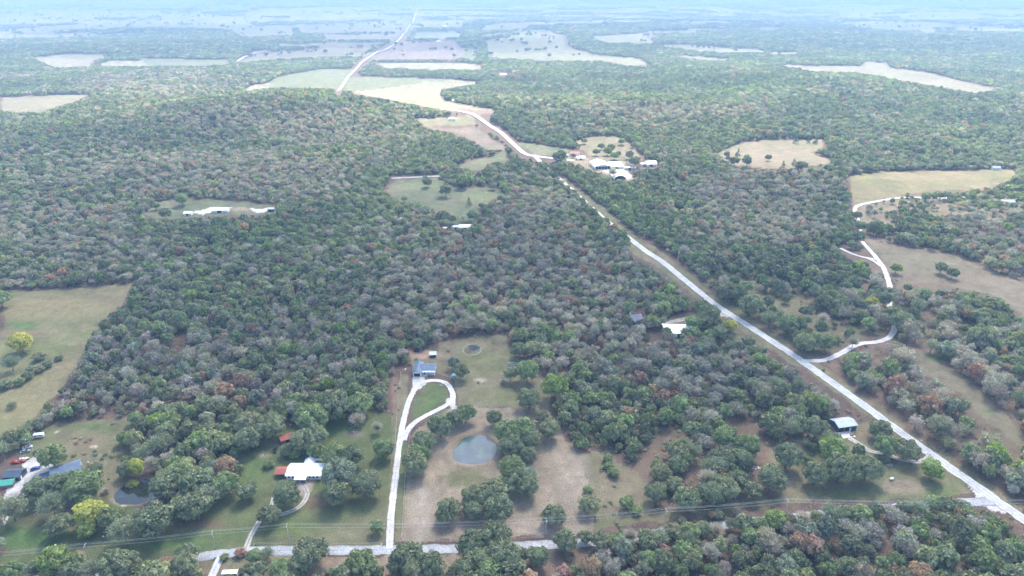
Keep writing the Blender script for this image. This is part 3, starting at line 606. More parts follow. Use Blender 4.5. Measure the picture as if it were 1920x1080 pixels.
def forest():
    X = []; Y = []; S = []
    rings = [(150, 400, 5.8), (400, 640, 5.4), (640, 1150, 5.0), (1150, 1900, 5.8), (1900, 2900, 15), (2900, 4400, 24), (4400, 7000, 46), (7000, 14000, 80)]
    for (r0, r1, s) in rings:
        ymax = r1; nx = int(2*.92*(ymax+150)/s); ny = int(r1/(s*.88))
        xs = (np.arange(nx)-nx/2)*s; ys = np.arange(1, ny)*s*.88
        xx, yy = np.meshgrid(xs, ys); xx = xx+(np.arange(len(ys)) % 2)[:, None]*s/2
        xx = xx+rng.uniform(-.36, .36, xx.shape)*s; yy = yy+rng.uniform(-.36, .36, yy.shape)*s
        r = np.hypot(xx, yy); k = (r >= r0) & (r < r1) & (np.abs(xx) < .82*(yy+90)) & (yy > 120)
        X.append(xx[k]); Y.append(yy[k]); S.append(np.full(k.sum(), s))
    x = np.concatenate(X); y = np.concatenate(Y); s = np.concatenate(S); z = hgt(x, y); r = np.hypot(x, y)
    far = s > 10
    rad = np.where(far, s/3.3*.62, s*.58*(.62+.95*rng.random(len(x))**2))
    rad = np.where(far, rad*(.8+.4*rng.random(len(x))), rad)
    hs = np.where(far, np.clip(5.2/rad, .4, 1.3), .95+.45*rng.random(len(x)))           # height stretch
    tall = 1.9*rad*hs
    D, u, v = look(x, y, z, dn, default=1.0)
    kz = look(x, y, z, gz, default=0)[0]; rad = np.where(((kz == 8) | (kz == 9)) & ~far, rad*1.25, rad); tall = 1.9*rad*hs
    o = outside_kind(x, y); inside = (u > 0) & (u < 1920) & (v > 0) & (v < 1080)
    D = np.where(inside, D, np.where(o == 0, 1, 0))
    # far woods break up into belts
    D = np.where((r > 4200) & (D > .9), (farpatch(x, y, r) > 0)*1.0, D)
    gl = fbm(x/38, y/38, 3); D = np.where((D > .9) & ~far, np.where(gl > .74, .6, .98), D)
    D = np.where((D > .15) & (D < .9), np.clip(D+(fbm(x/22+7, y/22, 2)-.5)*1.8, 0, 1), D)
    keep = rng.random(len(x)) < D
    def open_at(xx, yy, zz): return look(xx, yy, zz, cl, default=False)[0].astype(bool)
    bad = open_at(x, y, z) | open_at(x, y, z+tall*.55) | open_at(x, y, z+tall*.92)
    e = np.where(far, rad*1.9, rad*.75); bad |= open_at(x+e, y, z+tall*.5) | open_at(x-e, y, z+tall*.5) | open_at(x, y-e, z) | open_at(x, y+e, z)
    keep &= ~bad
    for P in PITS: keep &= pond_u(P, x, y) > 1.35
    idx = np.where((r < 900) & keep)[0]
    for Q in ROADPTS:
        if len(Q):
            for i in range(0, len(idx), 4000):
                j = idx[i:i+4000]; dd = np.hypot(x[j, None]-Q[None, ::2, 0], y[j, None]-Q[None, ::2, 1])-Q[None, ::2, 2]-.6; keep[j[(dd < 0).any(1)]] = False
    # leave room for the trees placed one by one
    T = np.array([(t[0], t[1], t[2]) for t in TREES])
    near = r < 900; idx = np.where(near & keep)[0]
    for i in range(0, len(idx), 4000):
        j = idx[i:i+4000]; dd = np.hypot(x[j, None]-T[None, :, 0], y[j, None]-T[None, :, 1]) - T[None, :, 2]*.85-rad[j, None]*.35
        keep[j[(dd < 0).any(1)]] = False
    for (bx, by, br) in KEEPOUT: keep &= np.hypot(x-bx, y-by) > br
    k = keep; x, y, z, rad, hs, u, v, r, far = x[k], y[k], z[k], rad[k], hs[k], u[k], v[k], r[k], far[k]; n = len(x)
    q = rng.random(n)
    gp = np.clip(blobv(GREY, u, v)*1.3+(fbm(x/60+4, y/60, 3)-.5)*1.3+.12, 0, .85)
    br = np.clip(blobv(BRIGHT, u, v)*.9+(fbm(x/90+14, y/90, 2)-.5)*.9, 0, .8)
    tints = np.zeros((n, 3)); kinds = np.zeros(n, int)     # 0 dense 1 sparse 2 cone
    key = np.full(n, 'g', dtype=object)
    q2 = rng.random(n)
    isg = q < gp
    key[isg] = np.where(q2[isg] < .60, 'k', np.where(q2[isg] < .76, 'b', np.where(q2[isg] < .95, 't', 'r')))
    ng = ~isg; q3 = rng.random(n)
    key[ng] = np.where(q3[ng] < br[ng]*.75, np.where(q2[ng] < .84, 'm', 'l'), np.where(q2[ng] < .50, 'g', np.where(q2[ng] < .72, 'm', np.where(q2[ng] < .84, 'b', np.where(q2[ng] < .95, 'o', np.where(q2[ng] < .965, 'l', np.where(q2[ng] < .985, 'e', 'c')))))))
    for kk, c in TINT.items():
        m = key == kk
        if m.any(): tints[m] = np.array(c)
    tints *= (1+.55*(fbm(x/120+6, y/95+1, 3)-.5)*np.array([1.15, 1, .8])[:, None]).T
    tints *= (1+.5*(rng.random(n)-.5))[:, None]*(1+.10*(rng.random((n, 3))-.5))
    kinds[(key == 'k') | (key == 't') | ((key == 'b') & (rng.random(n) < .5))] = 1; kinds[key == 'c'] = 2
    var = np.where(kinds == 0, rng.integers(0, ND, n), np.where(kinds == 1, ND+rng.integers(0, NS, n), ND+NS+rng.integers(0, NC, n)))
    var = np.where(far, ND+NS+NC+rng.integers(0, NG, n), var)
    # the largest in view become objects of their own
    app = np.where((u > -5) & (u < 1925) & (v > -5) & (v < 1100) & ~far, rad/r, 0)
    sel = np.argsort(-app)[:max(0, 300-HN)]
    for i in sel:
        kd = {0: 'dense', 1: 'sparse' if key[i] != 'k' or rng.random() < .75 else 'bare', 2: 'cone'}[int(kinds[i])]
        dep = proj(x[i], y[i], z[i])[2]
        uu, vv, _ = proj(x[i], y[i], z[i]+rad[i]*1.1)
        TREES.append((x[i], y[i], rad[i], 1.15, key[i], kd, float(uu), float(vv), float(rad[i]*2*F/dep)))
    rest = np.ones(n, bool); rest[sel] = False
    x, y, z, rad, hs, var, tints = x[rest], y[rest], z[rest], rad[rest], hs[rest], var[rest], tints[rest]; n = len(x); print('woodland instances', n)
    return x, y, z, rad, hs, var, tints
def scatter(name, x, y, z, sc, var, tints, coll, label):
    n = len(x); me = bpy.data.meshes.new(name); me.vertices.add(n); me.vertices.foreach_set('co', np.stack([x, y, z], 1).astype(np.float32).ravel())
    def at(nm, ty, data, f): a = me.attributes.new(nm, ty, 'POINT'); a.data.foreach_set(f, np.ascontiguousarray(data).ravel())
    at('vi', 'INT', var.astype(np.int32), 'value'); at('scl', 'FLOAT_VECTOR', sc.astype(np.float32), 'vector')
    rot = np.zeros((n, 3), np.float32); rot[:, 2] = rng.random(n)*6.283; at('rot', 'FLOAT_VECTOR', rot, 'vector')
    c4 = np.ones((n, 4), np.float32); c4[:, :3] = tints; at('tint', 'FLOAT_COLOR', c4, 'color')
    o = mobj(name, me); g = bpy.data.node_groups.new(name, 'GeometryNodeTree')
    g.interface.new_socket('Geometry', in_out='INPUT', socket_type='NodeSocketGeometry'); g.interface.new_socket('Geometry', in_out='OUTPUT', socket_type='NodeSocketGeometry')
    N = g.nodes; gi = N.new('NodeGroupInput'); go = N.new('NodeGroupOutput'); ip = N.new('GeometryNodeInstanceOnPoints'); ci = N.new('GeometryNodeCollectionInfo')
    ci.inputs['Collection'].default_value = coll; ci.inputs['Separate Children'].default_value = True; ci.inputs['Reset Children'].default_value = True
    def na(nm, ty): a = N.new('GeometryNodeInputNamedAttribute'); a.data_type = ty; a.inputs[0].default_value = nm; return a.outputs[0]
    L = g.links; L.new(gi.outputs[0], ip.inputs['Points']); L.new(ci.outputs[0], ip.inputs['Instance']); ip.inputs['Pick Instance'].default_value = True
    L.new(na('vi', 'INT'), ip.inputs['Instance Index']); L.new(na('scl', 'FLOAT_VECTOR'), ip.inputs['Scale'])
    er = N.new('FunctionNodeEulerToRotation'); L.new(na('rot', 'FLOAT_VECTOR'), er.inputs[0]); L.new(er.outputs[0], ip.inputs['Rotation'])
    L.new(ip.outputs[0], go.inputs[0]); md = o.modifiers.new('scatter', 'NODES'); md.node_group = g
    tag(o, label, kind='stuff'); return o
# ------------------------------------------------------------------ roads
GRAV = [(0.288, 0.259, 0.216), (0.475, 0.454, 0.418), (0.533, 0.518, 0.49), (0.418, 0.396, 0.36), (0.533, 0.518, 0.49), (0.475, 0.454, 0.418), (0.288, 0.259, 0.216)]
LANE = [(0.222, 0.207, 0.178), (0.296, 0.296, 0.296), (0.348, 0.348, 0.348), (0.311, 0.311, 0.311), (0.348, 0.348, 0.348), (0.296, 0.296, 0.296), (0.222, 0.207, 0.178)]
MAIN = [(0.288, 0.274, 0.238), (0.475, 0.468, 0.454), (0.36, 0.36, 0.36), (0.432, 0.432, 0.425), (0.36, 0.36, 0.36), (0.475, 0.468, 0.454), (0.288, 0.274, 0.238)]
TRAK = [(0.178, 0.133, 0.089), (0.34, 0.311, 0.266), (0.385, 0.363, 0.326), (0.192, 0.163, 0.104), (0.385, 0.363, 0.326), (0.34, 0.311, 0.266), (0.178, 0.133, 0.089)]
ROADPTS = []
def road(pts, width, prof, lift=.06, name='road'):
    P = [G(u, v, h0) for (u, v) in pts]; P = [P[0]*2-P[1]]+P+[P[-1]*2-P[-2]]; Q = []
    for i in range(1, len(P)-2):
        a, b, c, d = P[i-1], P[i], P[i+1], P[i+2]; n = max(3, int((c-b).length/max(1.6, b.length/260)))
        for k in range(n):
            t = k/n; Q.append(.5*((2*b)+(c-a)*t+(2*a-5*b+4*c-d)*t*t+(3*b-a-3*c+d)*t**3))
    Q.append(P[-2]); Q = np.array([(q.x, q.y) for q in Q]); T = np.gradient(Q, axis=0); T /= np.linalg.norm(T, axis=1)[:, None]+1e-9; N = np.stack([-T[:, 1], T[:, 0]], 1)
    s = np.linspace(-1, 1, 7); s[1], s[5] = -.86, .86; V = []; C = []
    r = np.hypot(Q[:, 0], Q[:, 1])
    for j, sj in enumerate(s):
        wv = width/2*sj*(1+(.24*(fbm(Q[:, 0]/3+j*(7 if abs(sj) == 1 else 0), Q[:, 1]/3, 3)-.5)*2 if abs(sj) > .8 else 0))
        x, y = Q[:, 0]+N[:, 0]*wv, Q[:, 1]+N[:, 1]*wv
        z = hgt(x, y)+lift+.55*(r/1000)**2+(1-abs(sj))*.05
        V.append(np.stack([x, y, z], 1)); C.append(np.array(prof[j])*(1+(fbm(x/5, y/5, 3)-.5)*.45+(fbm(x/1.4+3, y/1.4, 2)-.5)*.25)[:, None])
    V = np.stack(V, 1).reshape(-1, 3); C = np.stack(C, 1).reshape(-1, 3); n = len(Q); I = np.arange(n*7).reshape(n, 7)
    Fq = np.stack([I[:-1, 1:], I[:-1, :-1], I[1:, :-1], I[1:, 1:]], -1).reshape(-1, 4)
    me = quick_mesh(name, V, Fq, M_ground, ('Col', C)); me.polygons.foreach_set('use_smooth', np.ones(len(Fq), bool))
    o = mobj(name, me); o['kind'] = 'structure'; k = r < 900; ROADPTS.append(np.stack([Q[k, 0], Q[k, 1], np.full(k.sum(), width/2+.5)], 1)); return o
road(ROADS['main'], 6.2, MAIN, .10); road(ROADS['upper'], 7.5, MAIN, .12); road(ROADS['far'], 6.5, MAIN, .3)
road(ROADS['lane'], 5.6, LANE, .07, 'lane'); road(ROADS['drive'], 3.4, GRAV, .12, 'driveway'); road(ROADS['farm'], 2.6, TRAK, .10, 'driveway'); road(ROADS['side'], 2.0, TRAK, .12, 'driveway')
road(ROADS['south'], 3.6, GRAV, .12, 'driveway'); road(ROADS['curve'], 4.2, GRAV, .14, 'lane'); road(ROADS['fork'], 3.2, GRAV, .12, 'driveway'); road(ROADS['forktwo'], 3.0, GRAV, .18, 'driveway')
road(ROADS['barnroad'], 3.4, TRAK, .14, 'driveway'); road(ROADS['track'], 4.6, TRAK, .14, 'driveway'); road(ROADS['north'], 4, LANE, .2, 'lane'); road(ROADS['farleft'], 8, LANE, .4, 'lane')

# ------------------------------------------------------------------ ponds
def water_mat(name, base, rough):
    m = mat(name, base, rough, spec=.5); n = m.node_tree; b = n.nodes['Principled BSDF']
    ge = n.nodes.new('ShaderNodeNewGeometry'); t = n.nodes.new('ShaderNodeTexNoise'); t.inputs['Scale'].default_value = .8; n.links.new(ge.outputs['Position'], t.inputs['Vector'])
    bp = n.nodes.new('ShaderNodeBump'); bp.inputs['Strength'].default_value = .05; bp.inputs['Distance'].default_value = .1; n.links.new(t.outputs[0], bp.inputs['Height']); n.links.new(bp.outputs[0], b.inputs['Normal'])
    t2 = n.nodes.new('ShaderNodeTexNoise'); t2.inputs['Scale'].default_value = .16; n.links.new(ge.outputs['Position'], t2.inputs['Vector'])
    cr = n.nodes.new('ShaderNodeValToRGB'); cr.color_ramp.elements[0].position = .45; cr.color_ramp.elements[0].color = (*base, 1)
    cr.color_ramp.elements[1].position = .72; cr.color_ramp.elements[1].color = (base[0]*1.7, base[1]*1.8, base[2]*1.1, 1); n.links.new(t2.outputs[0], cr.inputs[0]); n.links.new(cr.outputs[0], b.inputs['Base Color'])
    return m
for P, m in zip(PITS, (water_mat('pond_water', (.045, .070, .090), .03), water_mat('murky_water', (.018, .022, .02), .04))):
    V = []; n = 72; zc = float(h0(np.array(P[0]), np.array(P[1])))-.62
    for k in (1.0, .82, .55, .25):
        for i in range(n):
            a = 2*pi*i/n; rx, ry = P[2]*cos(a), P[3]*sin(a); c, s = cos(P[4]), sin(P[4])
            x, y = P[0]+rx*c-ry*s, P[1]+rx*s+ry*c; u = float(pond_u(P, np.array(x), np.array(y))); q = 1.16/u*k
            V.append((P[0]+(rx*c-ry*s)*q, P[1]+(rx*s+ry*c)*q, zc))
    V.append((P[0], P[1], zc)); Fq = []
    for j in range(3):
        for i in range(n): Fq.append((j*n+i, j*n+(i+1) % n, (j+1)*n+(i+1) % n, (j+1)*n+i))
    for i in range(n): Fq.append((3*n+i, 3*n+(i+1) % n, len(V)-1, len(V)-1))
    me = bpy.data.meshes.new('pond_water'); me.from_pydata(V, [], [f[:3] if f[2] == f[3] else f for f in Fq]); me.materials.append(m)
    o = mobj('pond_water', me); o['kind'] = 'structure'

# ------------------------------------------------------------------ building tools
M_white = mat('white_metal_roof', (.80, .81, .82), .45, spec=.4, noise=.35, amp=.10); M_wall = mat('white_siding', (.72, .72, .70), .7, noise=1, amp=.06)
M_grey = mat('grey_metal_roof', (.36, .41, .46), .45, .2, noise=.5, amp=.14); M_slate = mat('slate_blue_roof', (.07, .09, .12), .5, .1, noise=.5, amp=.2); M_blue = mat('blue_grey_roof', (.125, .165, .22), .45, .1, noise=.5, amp=.15)
M_bluew = mat('blue_grey_wall', (.06, .08, .11), .6, noise=1, amp=.15); M_red = mat('red_roof', (.34, .10, .07), .6, noise=.8, amp=.22); M_dark = mat('dark_opening', (.015, .016, .018), .8)
M_glass = mat('window_glass', (.03, .035, .045), .1, spec=.6); M_conc = mat('concrete', (.50, .47, .43), .85, noise=1.2, amp=.14); M_wood = mat('weathered_wood', (.17, .13, .10), .9, noise=3, amp=.3); M_post = mat('pale_post', (.42, .39, .35), .85, noise=3, amp=.2)
M_shingle = mat('grey_shingles', (.20, .20, .22), .9, noise=2, amp=.2); M_brown = mat('brown_siding', (.20, .12, .09), .8, noise=1, amp=.2); M_tyre = mat('tyre', (.02, .02, .02), .9); M_rim = mat('wheel_rim', (.45, .45, .46), .35, .7)
M_wire = mat('wire', (.55, .55, .56), .5, .3); M_stone = mat('pale_stone', (.50, .40, .31), .95, noise=1.4, amp=.3, bump=.6); M_ash = mat('grey_brush', (.16, .16, .17), .95, noise=2.5, amp=.5)
def boxm(bm, x0, x1, y0, y1, z0, z1):
    v = [bm.verts.new((x, y, z)) for z in (z0, z1) for (x, y) in ((x0, y0), (x1, y0), (x1, y1), (x0, y1))]
    for f in ((3, 2, 1, 0), (4, 5, 6, 7), (0, 1, 5, 4), (1, 2, 6, 5), (2, 3, 7, 6), (3, 0, 4, 7)): bm.faces.new([v[i] for i in f])
def part(parent, name, m, fn, label=None):
    bm = bmesh.new(); fn(bm); bmesh.ops.recalc_face_normals(bm, faces=bm.faces); me = bpy.data.meshes.new(name); bm.to_mesh(me); bm.free(); me.materials.append(m); o = mobj(name, me, parent)
    if label: o['label'] = label
    return o
def boxes(parent, name, m, *bs, label=None): return part(parent, name, m, lambda bm: [boxm(bm, *b) for b in bs], label)
def gable_walls(bm, x0, x1, y0, y1, z1, rise, ax):
    boxm(bm, x0, x1, y0, y1, -.5, z1)
    if ax == 'x':
        ym = (y0+y1)/2; pts = [(x0, y0, z1), (x0, y1, z1), (x0, ym, z1+rise-.06), (x1, y0, z1), (x1, y1, z1), (x1, ym, z1+rise-.06)]
    else:
        xm = (x0+x1)/2; pts = [(x0, y0, z1), (x1, y0, z1), (xm, y0, z1+rise-.06), (x0, y1, z1), (x1, y1, z1), (xm, y1, z1+rise-.06)]
    v = [bm.verts.new(p) for p in pts]
    for f in ((0, 1, 2), (5, 4, 3), (0, 2, 5, 3), (2, 1, 4, 5)): bm.faces.new([v[i] for i in f])
def slope(bm, a, b, c, d, th=.12, ribs=0):
    """roof slab with corners a b (eave) c d (ridge), raised ribs running up the slope"""
    a, b, c, d = map(Vector, (a, b, c, d)); n = (b-a).cross(d-a).normalized()
    if n.z < 0: n = -n
    t = [bm.verts.new(p+n*th) for p in (a, b, c, d)]; u = [bm.verts.new(p) for p in (a, b, c, d)]
    bm.faces.new(t); bm.faces.new(u[::-1])
    for i in range(4): bm.faces.new((u[i], u[(i+1) % 4], t[(i+1) % 4], t[i]))
    for k in range(ribs):
        f = (k+.5)/ribs; e = (b-a).normalized()*.035; p, q = a.lerp(b, f)+n*(th+.002), d.lerp(c, f)+n*(th+.002)
        w_ = [bm.verts.new(x) for x in (p-e, p+e, q+e, q-e, p-e+n*.06, p+e+n*.06, q+e+n*.06, q-e+n*.06)]
        for g in ((4, 5, 6, 7), (0, 1, 5, 4), (1, 2, 6, 5), (2, 3, 7, 6), (3, 0, 4, 7)): bm.faces.new([w_[i] for i in g])
def gable_roof(parent, x0, x1, y0, y1, z, rise, ax, m, oh=.45, label=None, name='roof'):
    def fn(bm):
        if ax == 'x':
            ym = (y0+y1)/2; dz = rise*oh/((y1-y0)/2); n = int((x1-x0)/1.1)
            slope(bm, (x0-oh, y0-oh, z-dz), (x1+oh, y0-oh, z-dz), (x1+oh, ym, z+rise), (x0-oh, ym, z+rise), ribs=n)
            slope(bm, (x1+oh, y1+oh, z-dz), (x0-oh, y1+oh, z-dz), (x0-oh, ym, z+rise), (x1+oh, ym, z+rise), ribs=n)
        else:
            xm = (x0+x1)/2; dz = rise*oh/((x1-x0)/2); n = int((y1-y0)/1.1)
            slope(bm, (x0-oh, y1+oh, z-dz), (x0-oh, y0-oh, z-dz), (xm, y0-oh, z+rise), (xm, y1+oh, z+rise), ribs=n)
            slope(bm, (x1+oh, y0-oh, z-dz), (x1+oh, y1+oh, z-dz), (xm, y1+oh, z+rise), (xm, y0-oh, z+rise), ribs=n)
    return part(parent, name, m, fn, label)
def window(parent, x, y, z, w_=1.0, h_=1.1, face='s'):
    if face == 's':
        f = boxes(parent, 'window', M_wall, (x-w_/2-.08, x+w_/2+.08, y-.06, y+.02, z-.08, z+h_+.08)); boxes(f, 'pane', M_glass, (x-w_/2, x+w_/2, y-.08, y-.055, z, z+h_))
    else:
        s = 1 if face == 'e' else -1
        f = boxes(parent, 'window', M_wall, (min(x, x+s*.06), max(x, x+s*.06), y-w_/2-.08, y+w_/2+.08, z-.08, z+h_+.08)); boxes(f, 'pane', M_glass, (x+s*.055 if s > 0 else x-.08, x+.08 if s > 0 else x-.055, y-w_/2, y+w_/2, z, z+h_))
def site(name, label, cat, u, v, rz=0, group=None, keep=None):
    p = G(u, v); e = empty(name, (p.x, p.y, p.z), R(rz)); tag(e, label, cat, group)
    if keep: KEEPOUT.append((p.x, p.y, keep))
    return e
def two(a, b):
    p, q = G(*a), G(*b); return p, math.degrees(math.atan2(q.y-p.y, q.x-p.x)), (q-p).length

# blue roofed house by the loop drive: origin at the front left corner of the garage wing
b = site('house', 'white house with blue grey metal roof and garage at the top of the loop drive', 'house', 774.5, 706, 0, keep=10)
part(b, 'wall', M_wall, lambda bm: gable_walls(bm, 0, 5.2, 0, 13, 2.9, 1.5, 'y')); part(b, 'wall', M_wall, lambda bm: gable_walls(bm, 5.21, 13.6, 3.2, 11.4, 2.8, 1.7, 'x'))
gable_roof(b, 0, 5.2, 0, 13, 2.9, 1.5, 'y', M_blue); gable_roof(b, 4.4, 13.6, 3.2, 11.4, 2.8, 1.75, 'x', M_blue)
boxes(b, 'garage_door', M_dark, (.7, 4.5, -.06, .02, .02, 2.3)); boxes(b, 'porch_floor', M_conc, (5.3, 9.2, .2, 3.15, -.3, .12)); boxes(b, 'porch_floor', M_conc, (9.21, 13.9, 1.6, 3.15, -.3, .10))
part(b, 'porch_roof', M_grey, lambda bm: slope(bm, (5.3, 1.2, 2.3), (14.0, 1.2, 2.3), (14.0, 3.1, 2.62), (5.3, 3.1, 2.62), ribs=7))
for x_ in (5.5, 8.3, 11.1, 13.8): boxes(b, 'porch_post', M_wall, (x_-.08, x_+.08, 1.3, 1.46, -.05, 2.32))
boxes(b, 'door', M_dark, (6.6, 7.6, 3.12, 3.21, .12, 2.2))
for x_ in (9.4, 11.0, 12.6): window(b, x_, 3.2, .9)
window(b, 13.6, 7, .9, face='e')
d_ = boxes(None, 'concrete_apron', M_conc, (0, 5.6, -2.6, 0, -.3, .08)); d_.location = b.location-Vector((0, 0.1, 0)); d_['kind'] = 'structure'

# white roofed house
b = site('house', 'long white house with bright white metal roof beside the red carport', 'house', 538, 899, 0, keep=13)
part(b, 'wall', M_wall, lambda bm: gable_walls(bm, 0, 17.2, 0, 9.0, 2.7, 1.3, 'x')); gable_roof(b, 0, 17.2, 0, 9.0, 2.7, 1.3, 'x', M_white, .6)
part(b, 'rear_wall', M_wall, lambda bm: gable_walls(bm, 6.6, 11.4, 9.01, 12.6, 2.7, 1.5, 'y')); gable_roof(b, 6.6, 11.4, 5.2, 12.6, 2.75, 1.55, 'y', M_white, .4)
part(b, 'porch_roof', M_white, lambda bm: slope(bm, (4.6, -3.0, 2.15), (10.6, -3.0, 2.15), (10.6, -.5, 2.58), (4.6, -.5, 2.58), ribs=5))
boxes(b, 'porch_floor', M_wood, (4.7, 10.5, -2.9, -.02, -.3, .25))
for x_ in (4.8, 7.6, 10.4): boxes(b, 'porch_post', M_wall, (x_-.08, x_+.08, -2.85, -2.7, .2, 2.2))
boxes(b, 'door', M_dark, (7.1, 8.1, -.06, .02, .25, 2.3))
for x_ in (1.2, 3.2, 5.8, 11.8, 13.6, 15.6): window(b, x_, 0, .9)
b = site('carport', 'red roofed carport against the left end of the white house', 'carport', 516.5, 896, 2, keep=5)
for x_, y_ in ((.3, .3), (4.9, .3), (.3, 5.2), (4.9, 5.2)): boxes(b, 'post', M_wood, (x_-.1, x_+.1, y_-.1, y_+.1, -.4, 2.4))
gable_roof(b, 0, 5.2, 0, 5.5, 2.4, 1.0, 'x', M_red, .3); boxes(b, 'back_wall', M_brown, (.2, 5, 5.3, 5.4, -.3, 2.35))
b = site('pergola', 'pale open pergola with dark inside behind the white house', 'pergola', 587, 876, 4, keep=4)
for x_, y_ in ((0, 0), (4.4, 0), (0, 3.2), (4.4, 3.2)): boxes(b, 'post', M_post, (x_-.09, x_+.09, y_-.09, y_+.09, -.4, 2.5))
boxes(b, 'beam', M_post, (-.2, 4.6, -.08, .08, 2.5, 2.7)); boxes(b, 'beam', M_post, (-.2, 4.6, 3.12, 3.28, 2.5, 2.7))
for k in range(6): boxes(b, 'rafter', M_post, (k*.86-.05, k*.86+.05, -.3, 3.5, 2.705, 2.85))
boxes(b, 'canopy', M_white, (0, 4.4, 1.7, 3.4, 2.86, 2.92))
p, rz, L_ = two((529, 832), (549, 825))
b = site('shed', 'orange red roofed shed at the wood edge behind the white house', 'shed', 528, 833, rz-4, keep=6)
part(b, 'wall', M_brown, lambda bm: gable_walls(bm, 0, 6.4, 0, 5.2, 2.1, 1.1, 'x')); gable_roof(b, 0, 6.4, 0, 5.2, 2.1, 1.1, 'x', M_red, .35); boxes(b, 'door', M_dark, (2.4, 4, -.05, .02, 0, 1.9))

# left compound
p, rz, L_ = two((98, 901), (154, 884))
b = site('barn', 'long slate blue roofed barn standing right of the gravel yard', 'barn', 98, 903, rz, keep=11)
part(b, 'wall', M_wall, lambda bm: gable_walls(bm, 0, L_, 0, 8.5, 2.9, 1.6, 'x')); gable_roof(b, 0, L_, 0, 8.5, 2.9, 1.6, 'x', M_blue, .4)
boxes(b, 'lean_to_roof', M_slate, (-5.2, -.5, .6, 6.6, 2.3, 2.42)); boxes(b, 'lean_to_wall', M_bluew, (-5, -.6, 5.9, 6.3, -.3, 2.28))
for x_ in (3, 8, 12): window(b, x_, 0, 1.1)
boxes(b, 'door', M_dark, (L_-.02, L_+.06, 2.4, 5.8, 0, 2.6))
b = site('garage', 'dark slate roofed garage at the left edge of the gravel yard', 'garage', 6, 903, 4, keep=9)
part(b, 'wall', M_bluew, lambda bm: gable_walls(bm, 0, 8.2, 0, 6.6, 2.6, 1.2, 'x')); gable_roof(b, 0, 8.2, 0, 6.6, 2.6, 1.2, 'x', M_slate, .4)
boxes(b, 'garage_door', M_dark, (1, 3.8, -.06, .02, 0, 2.3), (4.6, 7.4, -.06, .02, 0, 2.3)); boxes(b, 'door', M_wall, (8.2, 8.26, 1, 2, 0, 2.1))
b = site('lean_to', 'green roofed lean-to in front of the dark slate roofed garage', 'shed', 4, 917, 14, keep=5)
M_green = mat('green_tarp', (.05, .26, .20), .6, noise=1.5, amp=.25)
part(b, 'roof', M_green, lambda bm: slope(bm, (-2, 0, 1.7), (5, 0, 1.7), (5, 4.2, 2.4), (-2, 4.2, 2.4), ribs=6)); boxes(b, 'wall', M_brown, (-1.8, 4.8, .3, 3.9, -.3, 1.68))
M_paint = {}
def paint(nm, c):
    if nm not in M_paint: M_paint[nm] = mat(nm+'_paint', c, .25, .3, spec=.6)
    return M_paint[nm]
def car(u, v, rz, nm, c, label, kind='car', name='parked_car', sc=1.0):
    e = site(name, label, 'pickup' if kind == 'pickup' else 'car', u, v, rz, 'vehicles parked in the yards'); e.scale = (sc, sc, sc); W = .9
    prof = {'car': [(-2.3, .35), (-2.3, .85), (-1.9, 1.0), (1.1, 1.02), (2.2, .88), (2.35, .6), (2.3, .35)], 'pickup': [(-2.7, .45), (-2.7, 1.1), (-.6, 1.1), (1.2, 1.12), (2.5, 1.0), (2.65, .7), (2.6, .45)]}[kind]
    cab = {'car': [(-1.75, .99), (-1.1, 1.45), (.3, 1.47), (1.1, 1.01)], 'pickup': [(-.75, 1.09), (-.6, 1.75), (.6, 1.77), (1.35, 1.11)]}[kind]
    def ext(bm, pr, w0, w1=None):
        w1 = w1 or w0; n = len(pr); zs = [q[1] for q in pr]; zm, zM = min(zs), max(zs)
        A = [bm.verts.new((x, -(w0+(w1-w0)*(z-zm)/(zM-zm)), z)) for x, z in pr]; B = [bm.verts.new((x, (w0+(w1-w0)*(z-zm)/(zM-zm)), z)) for x, z in pr]
        bm.faces.new(A); bm.faces.new(B[::-1])
        for i in range(n): bm.faces.new((A[i], B[i], B[(i+1) % n], A[(i+1) % n]))
    o = part(e, 'body', paint(nm, c), lambda bm: ext(bm, prof, W)); mdf = o.modifiers.new('bevel', 'BEVEL'); mdf.width = .07; mdf.segments = 2
    part(e, 'window', M_glass, lambda bm: ext(bm, cab, W*.93, W*.76))
    xs = [q[0] for q in cab]; boxes(e, 'cabin_roof', paint(nm, c), (xs[1]+.05, xs[2]-.02, -W*.74, W*.74, cab[1][1]-.005, cab[1][1]+.05))
    if kind == 'pickup': boxes(e, 'cargo_bed', M_dark, (-2.55, -.85, -.75, .75, 1.08, 1.115))
    for sx in (-1.45, 1.45):
        for sy in (-1, 1):
            wl = part(e, 'wheel', M_tyre, lambda bm: tube(bm, (sx, sy*.72, .34), (sx, sy*.94, .34), .34, .34, 14)); part(wl, 'rim', M_rim, lambda bm: tube(bm, (sx, sy*.93, .34), (sx, sy*.955, .34), .2, .2, 10))
    for sy in (-.6, .6): boxes(e, 'headlight', M_rim, (prof[-3][0]-.02, prof[-3][0]+.12, sy-.15, sy+.15, .68, .8))
    return e
car(67, 880, 35, 'blue', (.03, .06, .30), 'deep blue car parked on the pale gravel yard'); car(74, 848, 38, 'black', (.02, .025, .03), 'black pickup truck on the grass track above the gravel yard', 'pickup', 'pickup_truck')
car(30, 868, 4, 'red', (.55, .03, .02), 'bright red car nearest the left edge, behind the slate roofed garage'); car(40, 866, 12, 'crimson', (.42, .02, .03), 'darker red car parked nose to tail right of the bright red car')
car(52, 840, 25, 'white', (.75, .76, .78), 'white car under the trees beside the light pole'); car(48, 848, 30, 'silver', (.35, .38, .42), 'silver grey car in front of the white car by the light pole')
car(517, 845, 95, 'charcoal', (.05, .055, .07), 'dark grey car beside the orange red roofed shed', 'pickup', 'pickup_truck')
e = site('boat', 'small white boat on the grass above the gravel yard', 'boat', 45, 862, 12)
